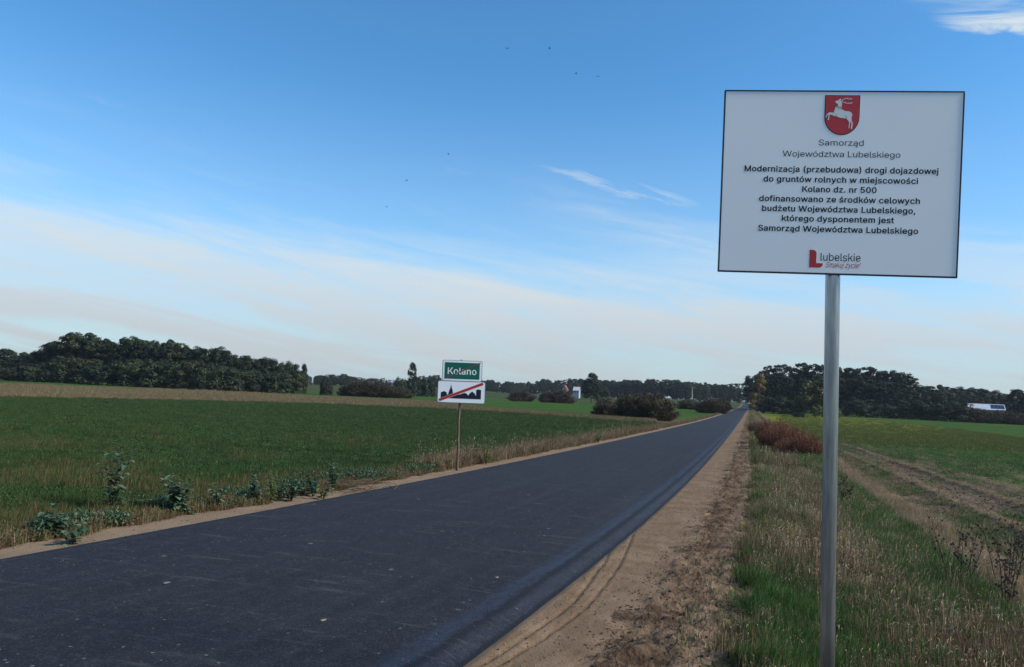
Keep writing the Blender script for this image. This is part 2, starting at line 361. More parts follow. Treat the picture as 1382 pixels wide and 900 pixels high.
us += list(np.arange(-2.1, 1.95, .2)) + list(np.arange(2.0, 2.34, .05)) + [2.35] + list(np.arange(2.372, 3.1, .022))
us += list(np.arange(3.1, 4.3, .04)) + list(np.arange(4.34, 6.7, .08)) + list(np.arange(6.74, 12, .06)) + geo(12, 7000, .09, 1.07)
us = np.array(sorted(set(round(float(u), 4) for u in us)))
ss_ = list(np.arange(-40, 2.5, 1.0)) + list(np.arange(2.5, 13, .045)) + geo(13, 9000, .05, 1.022)
ss_ = np.array(ss_)
U, S = np.meshgrid(us, ss_); X, Y = to_xy(U, S)
Z = Hbase(Y) + profile(U, S, X, Y)
nr, nc = U.shape
idx = np.arange(nr * nc).reshape(nr, nc)
Q = np.stack([idx[:-1, :-1], idx[:-1, 1:], idx[1:, 1:], idx[1:, :-1]], -1).reshape(-1, 4)
def cen(A): return ((A[:-1, :-1] + A[:-1, 1:] + A[1:, 1:] + A[1:, :-1]) / 4).reshape(-1)
zc = zone_of(cen(X), cen(Y), cen(U), cen(S))
PV = np.stack([X.ravel(), Y.ravel(), Z.ravel()], -1); PU = U.ravel(); PS = S.ravel()

def ground_mat(name, build):
    m = bpy.data.materials.new(name); m.use_nodes = True; nt = m.node_tree; N = nt.nodes; L = nt.links
    class K: pass
    k = K(); k.N = N; k.L = L; k.p = N['Principled BSDF']
    g = N.new('ShaderNodeNewGeometry'); k.pos = g.outputs['Position']
    def attr(n):
        a = N.new('ShaderNodeAttribute'); a.attribute_name = n; return a.outputs['Fac']
    k.u = attr('u'); k.s = attr('s')
    def noise(scale, detail=4, src=None, rough=.55, dist=0):
        n = N.new('ShaderNodeTexNoise'); L.new(src or k.pos, n.inputs['Vector']); n.inputs['Scale'].default_value = scale
        n.inputs['Detail'].default_value = detail; n.inputs['Roughness'].default_value = rough; n.inputs['Distortion'].default_value = dist
        return n.outputs['Fac']
    def us_vec(su, sv):
        c = N.new('ShaderNodeCombineXYZ'); L.new(mth('MULTIPLY', k.u, su), c.inputs[0]); L.new(mth('MULTIPLY', k.s, sv), c.inputs[1]); return c.outputs[0]
    def mth(op, a, b=None, c=None):
        n = N.new('ShaderNodeMath'); n.operation = op
        for i, v in enumerate((a, b, c)):
            if v is None: continue
            if isinstance(v, (int, float)): n.inputs[i].default_value = v
            else: L.new(v, n.inputs[i])
        return n.outputs[0]
    def ss(x, lo, hi, a=0, b=1):
        n = N.new('ShaderNodeMapRange'); n.interpolation_type = 'SMOOTHSTEP'; L.new(x, n.inputs[0])
        n.inputs[1].default_value = lo; n.inputs[2].default_value = hi; n.inputs[3].default_value = a; n.inputs[4].default_value = b
        return n.outputs[0]
    def mix(f, a, b):
        n = N.new('ShaderNodeMix'); n.data_type = 'RGBA'
        if isinstance(f, (int, float)): n.inputs[0].default_value = f
        else: L.new(f, n.inputs[0])
        for i, v in ((6, a), (7, b)):
            if isinstance(v, tuple): n.inputs[i].default_value = (*v, 1)
            else: L.new(v, n.inputs[i])
        return n.outputs[2]
    def bump(h, dist, strength=1.0):
        b = N.new('ShaderNodeBump'); b.inputs['Distance'].default_value = dist; b.inputs['Strength'].default_value = strength
        L.new(h, b.inputs['Height']); L.new(b.outputs[0], k.p.inputs['Normal'])
    def voro(scale, feat='F1', src=None, out='Distance', rnd=1.0):
        n = N.new('ShaderNodeTexVoronoi'); n.feature = feat; n.inputs['Scale'].default_value = scale; n.inputs['Randomness'].default_value = rnd
        L.new(src or k.pos, n.inputs['Vector']); return n.outputs[out]
    k.noise = noise; k.mth = mth; k.ss = ss; k.mix = mix; k.bump = bump; k.voro = voro; k.us = us_vec
    k.p.inputs['Roughness'].default_value = .95; k.p.inputs['Specular IOR Level'].default_value = .02
    build(k); return m
def m_road(k):
    n1 = k.noise(1.3, 5); n2 = k.noise(60, 3); n3 = k.noise(220, 2); st = k.noise(1.0, 4, k.us(5.0, .12))
    c = k.mix(k.ss(n1, .3, .7), (.0075, .0058, .0088), (.0118, .0092, .0128))
    c = k.mix(k.mth('MULTIPLY', k.ss(st, .45, .75), .5), c, (.032, .032, .036))
    c = k.mix(k.mth('MULTIPLY', k.ss(n2, .50, .72), .55), c, (.075, .075, .078))
    c = k.mix(k.mth('MULTIPLY', k.ss(n3, .40, .62), .55), c, (.007, .008, .010))
    c = k.mix(k.mth('MULTIPLY', k.ss(k.noise(11, 6, rough=.75), .50, .66), .40), c, (.045, .044, .046))
    c = k.mix(k.mth('MULTIPLY', k.ss(k.noise(1.0, 6, k.us(.9, 7), rough=.7), .55, .70), .5), c, (.075, .072, .068))
    # pale flecks: loose chips and dried mud pressed in the surface
    v = k.voro(9.0); msk = k.mth('MULTIPLY', k.ss(v, .06, .12, 1, 0), k.ss(k.noise(.8, 3), .42, .58))
    v2 = k.voro(2.2); msk2 = k.mth('MULTIPLY', k.ss(k.mth('ADD', v2, k.mth('MULTIPLY', k.noise(30, 3), .10)), .085, .135, 1, 0), k.ss(k.noise(1.7, 2), .45, .6))
    c = k.mix(k.mth('MULTIPLY', k.mth('MAXIMUM', msk, msk2), .55), c, (.22, .21, .19))
    # sand dust blown onto the margins, bitumen strip beside the right edge, its sky sheen painted blue
    nz = k.noise(7, 7, rough=.72)
    dl = k.ss(k.mth('ADD', k.u, k.mth('MULTIPLY', nz, .12)), -2.26, -2.17, 1, 0)
    c = k.mix(k.mth('MULTIPLY', dl, .35), c, (.20, .17, .14))
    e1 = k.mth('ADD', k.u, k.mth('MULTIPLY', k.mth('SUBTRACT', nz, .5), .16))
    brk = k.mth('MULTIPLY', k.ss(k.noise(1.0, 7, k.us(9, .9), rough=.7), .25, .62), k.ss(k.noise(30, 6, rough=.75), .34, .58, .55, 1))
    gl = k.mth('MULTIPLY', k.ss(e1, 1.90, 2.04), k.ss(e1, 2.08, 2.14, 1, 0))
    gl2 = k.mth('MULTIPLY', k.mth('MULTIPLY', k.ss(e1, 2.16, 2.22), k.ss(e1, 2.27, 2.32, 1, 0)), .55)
    dk = k.mth('ADD', k.mth('MULTIPLY', k.ss(e1, 2.10, 2.15), k.ss(e1, 2.17, 2.23, 1, 0)), k.ss(k.mth('ADD', k.u, k.mth('MULTIPLY', nz, .04)), 2.31, 2.34))
    c = k.mix(k.mth('MINIMUM', dk, .85), c, (.006, .007, .010))
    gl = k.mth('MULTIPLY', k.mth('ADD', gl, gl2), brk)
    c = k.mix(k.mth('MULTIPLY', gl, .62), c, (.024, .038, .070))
    c = k.mix(k.mth('MULTIPLY', k.mth('MULTIPLY', k.ss(k.u, 1.75, 2.0), k.ss(k.noise(1.0, 5, k.us(3, 14), rough=.7), .60, .68)), k.mth('MULTIPLY', k.ss(k.s, 7.5, 4.5, 0, 1), .4)), c, (.16, .15, .13))
    k.L.new(c, k.p.inputs['Base Color'])
    r = k.mth('SUBTRACT', .78, k.mth('MULTIPLY', gl, .12)); k.L.new(r, k.p.inputs['Roughness'])
    k.p.inputs['Specular IOR Level'].default_value = .26
    h = k.mth('ADD', k.mth('MULTIPLY', k.voro(120), .8), k.noise(60, 4)); k.bump(h, .004)
def m_sand(k):
    n1 = k.noise(2.5, 5); n2 = k.noise(35, 5); v = k.voro(55)
    c = k.mix(k.ss(n1, .3, .7), (.155, .102, .062), (.225, .152, .098))
    c = k.mix(k.mth('MULTIPLY', k.ss(n2, .48, .70), .45), c, (.085, .055, .035))
    peb = k.mth('MULTIPLY', k.ss(v, .12, .22, 1, 0), k.ss(k.noise(12, 2), .50, .62))
    c = k.mix(k.mth('MULTIPLY', peb, .6), c, (.30, .24, .17))
    c = k.mix(k.ss(k.u, -1, 0, .35, 0), c, (.30, .225, .155))
    c = k.mix(k.mth('MULTIPLY', k.ss(k.mth('ADD', k.u, k.mth('MULTIPLY', n2, .06)), 2.39, 2.43, .65, 0), k.ss(k.u, 0, 1)), c, (.06, .055, .05))
    k.L.new(c, k.p.inputs['Base Color'])
    k.bump(k.mth('ADD', k.noise(90, 5), k.mth('MULTIPLY', k.noise(18, 3), 1.2)), .007)
def m_soil(k):
    n1 = k.noise(1.6, 5); n2 = k.noise(20, 6, rough=.65); st = k.noise(1.0, 6, k.us(1.2, 6.0))
    c = k.mix(k.ss(n1, .40, .62), (.078, .050, .032), (.165, .110, .070))
    c = k.mix(k.mth('MULTIPLY', k.ss(st, .42, .62), .6), c, (.19, .13, .085))
    uw = k.mth('ADD', k.u, k.mth('MULTIPLY', k.mth('SUBTRACT', k.noise(2.2, 6, rough=.65), .5), .7))
    c = k.mix(k.mth('MULTIPLY', k.ss(uw, 3.38, 3.62), .60), c, (.235, .165, .108))
    c = k.mix(k.mth('MULTIPLY', k.ss(n2, .48, .62), .6), c, (.050, .033, .022))
    k.L.new(c, k.p.inputs['Base Color'])
    k.bump(k.mth('ADD', k.noise(24, 6), k.mth('MULTIPLY', st, 1.2)), .035)
def m_verge(k):
    c = k.mix(k.ss(k.noise(1.1, 5), .35, .65), (.045, .058, .022), (.12, .095, .055))
    c = k.mix(k.mth('MULTIPLY', k.ss(k.noise(25, 5), .45, .65), .7), c, (.035, .030, .018))
    k.L.new(c, k.p.inputs['Base Color']); k.bump(k.noise(22, 6), .05)
def m_dry(k):
    c = k.mix(k.ss(k.noise(3, 5), .35, .65), (.22, .145, .088), (.13, .082, .052))
    c = k.mix(k.mth('MULTIPLY', k.ss(k.noise(30, 5), .45, .65), .6), c, (.08, .055, .035))
    k.L.new(c, k.p.inputs['Base Color']); k.bump(k.noise(25, 6), .04)
def m_plough(k):
    n2 = k.noise(14, 6, rough=.65); rows = k.noise(1.0, 5, k.us(2.6, .25)); big = k.noise(.22, 4)
    soil = k.mix(k.ss(n2, .4, .62), (.17, .122, .080), (.085, .060, .040))
    soil = k.mix(k.mth('MULTIPLY', k.ss(k.noise(1.0, 5, k.us(7, .5)), .5, .66), .5), soil, (.26, .20, .135))
    cov = k.mth('ADD', k.mth('MULTIPLY', rows, 1.1), k.mth('MULTIPLY', big, .5))
    cov = k.mth('ADD', cov, k.mth('MULTIPLY', k.ss(k.u, 8.5, 15), .42))
    cov = k.mth('ADD', cov, k.mth('MULTIPLY', n2, .35))
    grn = k.mix(k.ss(n2, .35, .65), (.045, .092, .018), (.070, .115, .028))
    c = k.mix(k.ss(cov, 1.00, 1.24), soil, grn)
    k.L.new(c, k.p.inputs['Base Color']); k.bump(k.noise(14, 6), .06)
def m_yellow(k):
    c = k.mix(k.ss(k.noise(.08, 5), .35, .65), (.140, .152, .015), (.118, .140, .015))
    c = k.mix(k.mth('MULTIPLY', k.ss(k.noise(1.5, 6), .45, .65), .4), c, (.13, .105, .030))
    k.L.new(c, k.p.inputs['Base Color']); k.bump(k.noise(5, 6), .12)
def m_green(k):
    sv = k.noise(1.0, 4, k.us(.25, .03))
    c = k.mix(k.ss(sv, .35, .65), (.036, .080, .014), (.050, .095, .018))
    c = k.mix(k.mth('MULTIPLY', k.ss(k.noise(.9, 6), .45, .68), .5), c, (.030, .050, .018))
    k.L.new(c, k.p.inputs['Base Color']); k.bump(k.noise(4, 6), .12)
def m_crop(k):
    c = k.mix(k.ss(k.noise(.25, 4), .35, .65), (.028, .055, .013), (.040, .064, .017))
    c = k.mix(k.mth('MULTIPLY', k.ss(k.noise(6, 6), .45, .62), .8), c, (.018, .034, .014))
    c = k.mix(k.mth('MULTIPLY', k.ss(k.noise(.5, 4), .56, .70), .5), c, (.085, .070, .034))
    k.L.new(c, k.p.inputs['Base Color']); k.bump(k.noise(7, 6), .15)
def m_weedy(k):
    c = k.mix(k.ss(k.noise(2, 5), .38, .62), (.045, .050, .024), (.125, .085, .060))
    c = k.mix(k.mth('MULTIPLY', k.ss(k.noise(26, 5), .45, .62), .7), c, (.035, .026, .018))
    k.L.new(c, k.p.inputs['Base Color']); k.bump(k.noise(20, 6), .05)
def m_stubble(k):
    c = k.mix(k.ss(k.noise(1.0, 5, k.us(.05, .12)), .38, .62), (.125, .092, .056), (.092, .062, .038))
    c = k.mix(k.mth('MULTIPLY', k.ss(k.noise(.7, 6), .45, .66), .45), c, (.10, .085, .05))
    k.L.new(c, k.p.inputs['Base Color']); k.bump(k.noise(3, 6), .15)
def m_meadow(k):
    c = k.mix(k.ss(k.noise(.03, 5), .40, .60), (.035, .055, .018), (.065, .068, .030))
    k.L.new(c, k.p.inputs['Base Color']); k.bump(k.noise(2, 6), .15)
GM = [ground_mat('ground_' + n, f) for n, f in zip(ZONES, (m_road, m_sand, m_soil, m_verge, m_dry, m_plough, m_yellow, m_green, m_crop, m_weedy, m_stubble, m_meadow))]
for zi, zn in enumerate(ZONES):
    F = Q[zc == zi]
    if not len(F): continue
    used, inv = np.unique(F, return_inverse=True)
    me = mesh_np(zn, PV[used], inv.reshape(F.shape), [GM[zi]], smooth=True)
    for an, arr in (('u', PU), ('s', PS)):
        a = me.attributes.new(an, 'FLOAT', 'POINT'); a.data.foreach_set('value', arr[used].astype(np.float32))
    o = link(bpy.data.objects.new(zn, me)); o['kind'] = 'structure'

# ------------------------------------------------------------------ materials for made things
M_BOARD = mat('board_white', [(.92, .91, .90), (.89, .885, .88)], scale=2, rough=.38, spec=.4, bump=.0006, bscale=6)
M_BLACK = mat('print_black', [(.012, .012, .014)], rough=.45)
M_EDGE = mat('board_edge', [(.02, .022, .028)], rough=.5)
M_RED = mat('print_red', [(.52, .028, .036), (.47, .024, .032)], rough=.42, spec=.4)
M_PWHITE = mat('print_white', [(.80, .80, .78)], rough=.45)
M_GOLD = mat('print_gold', [(.42, .30, .06)], rough=.5)
M_GALV = mat('galvanised_steel', [(.30, .32, .34), (.38, .40, .41), (.48, .49, .50)], scale=1.0, detail=8, rough=.36, spec=.5, metal=.92, bump=.0007, bscale=4,
             coord='Object', stretch=(70, 70, 4), ramp=(.32, .7))
M_GREEN = mat('sign_green', [(.004, .115, .078), (.004, .10, .07)], rough=.4)
M_SIGNW = mat('sign_white', [(.86, .86, .86), (.82, .82, .83)], scale=3, rough=.45)
M_REDBR = mat('sign_dull_red', [(.22, .055, .045), (.15, .05, .045)], scale=8, rough=.6)
M_STRIPE = mat('sign_red', [(.42, .02, .022)], rough=.45)
M_PINK = mat('sign_stripe_rim', [(.60, .30, .28)], rough=.5)
M_NAVY = mat('sign_silhouette', [(.012, .012, .03)], rough=.5)
M_STAKE = mat('weathered_wood', [(.16, .105, .075), (.10, .068, .05), (.20, .15, .12)], scale=1.5, rough=.9, stretch=(30, 30, 3), bump=.004, bscale=6)
M_SIGNBACK = mat('sign_grey_metal', [(.26, .27, .28)], rough=.5, metal=.5)

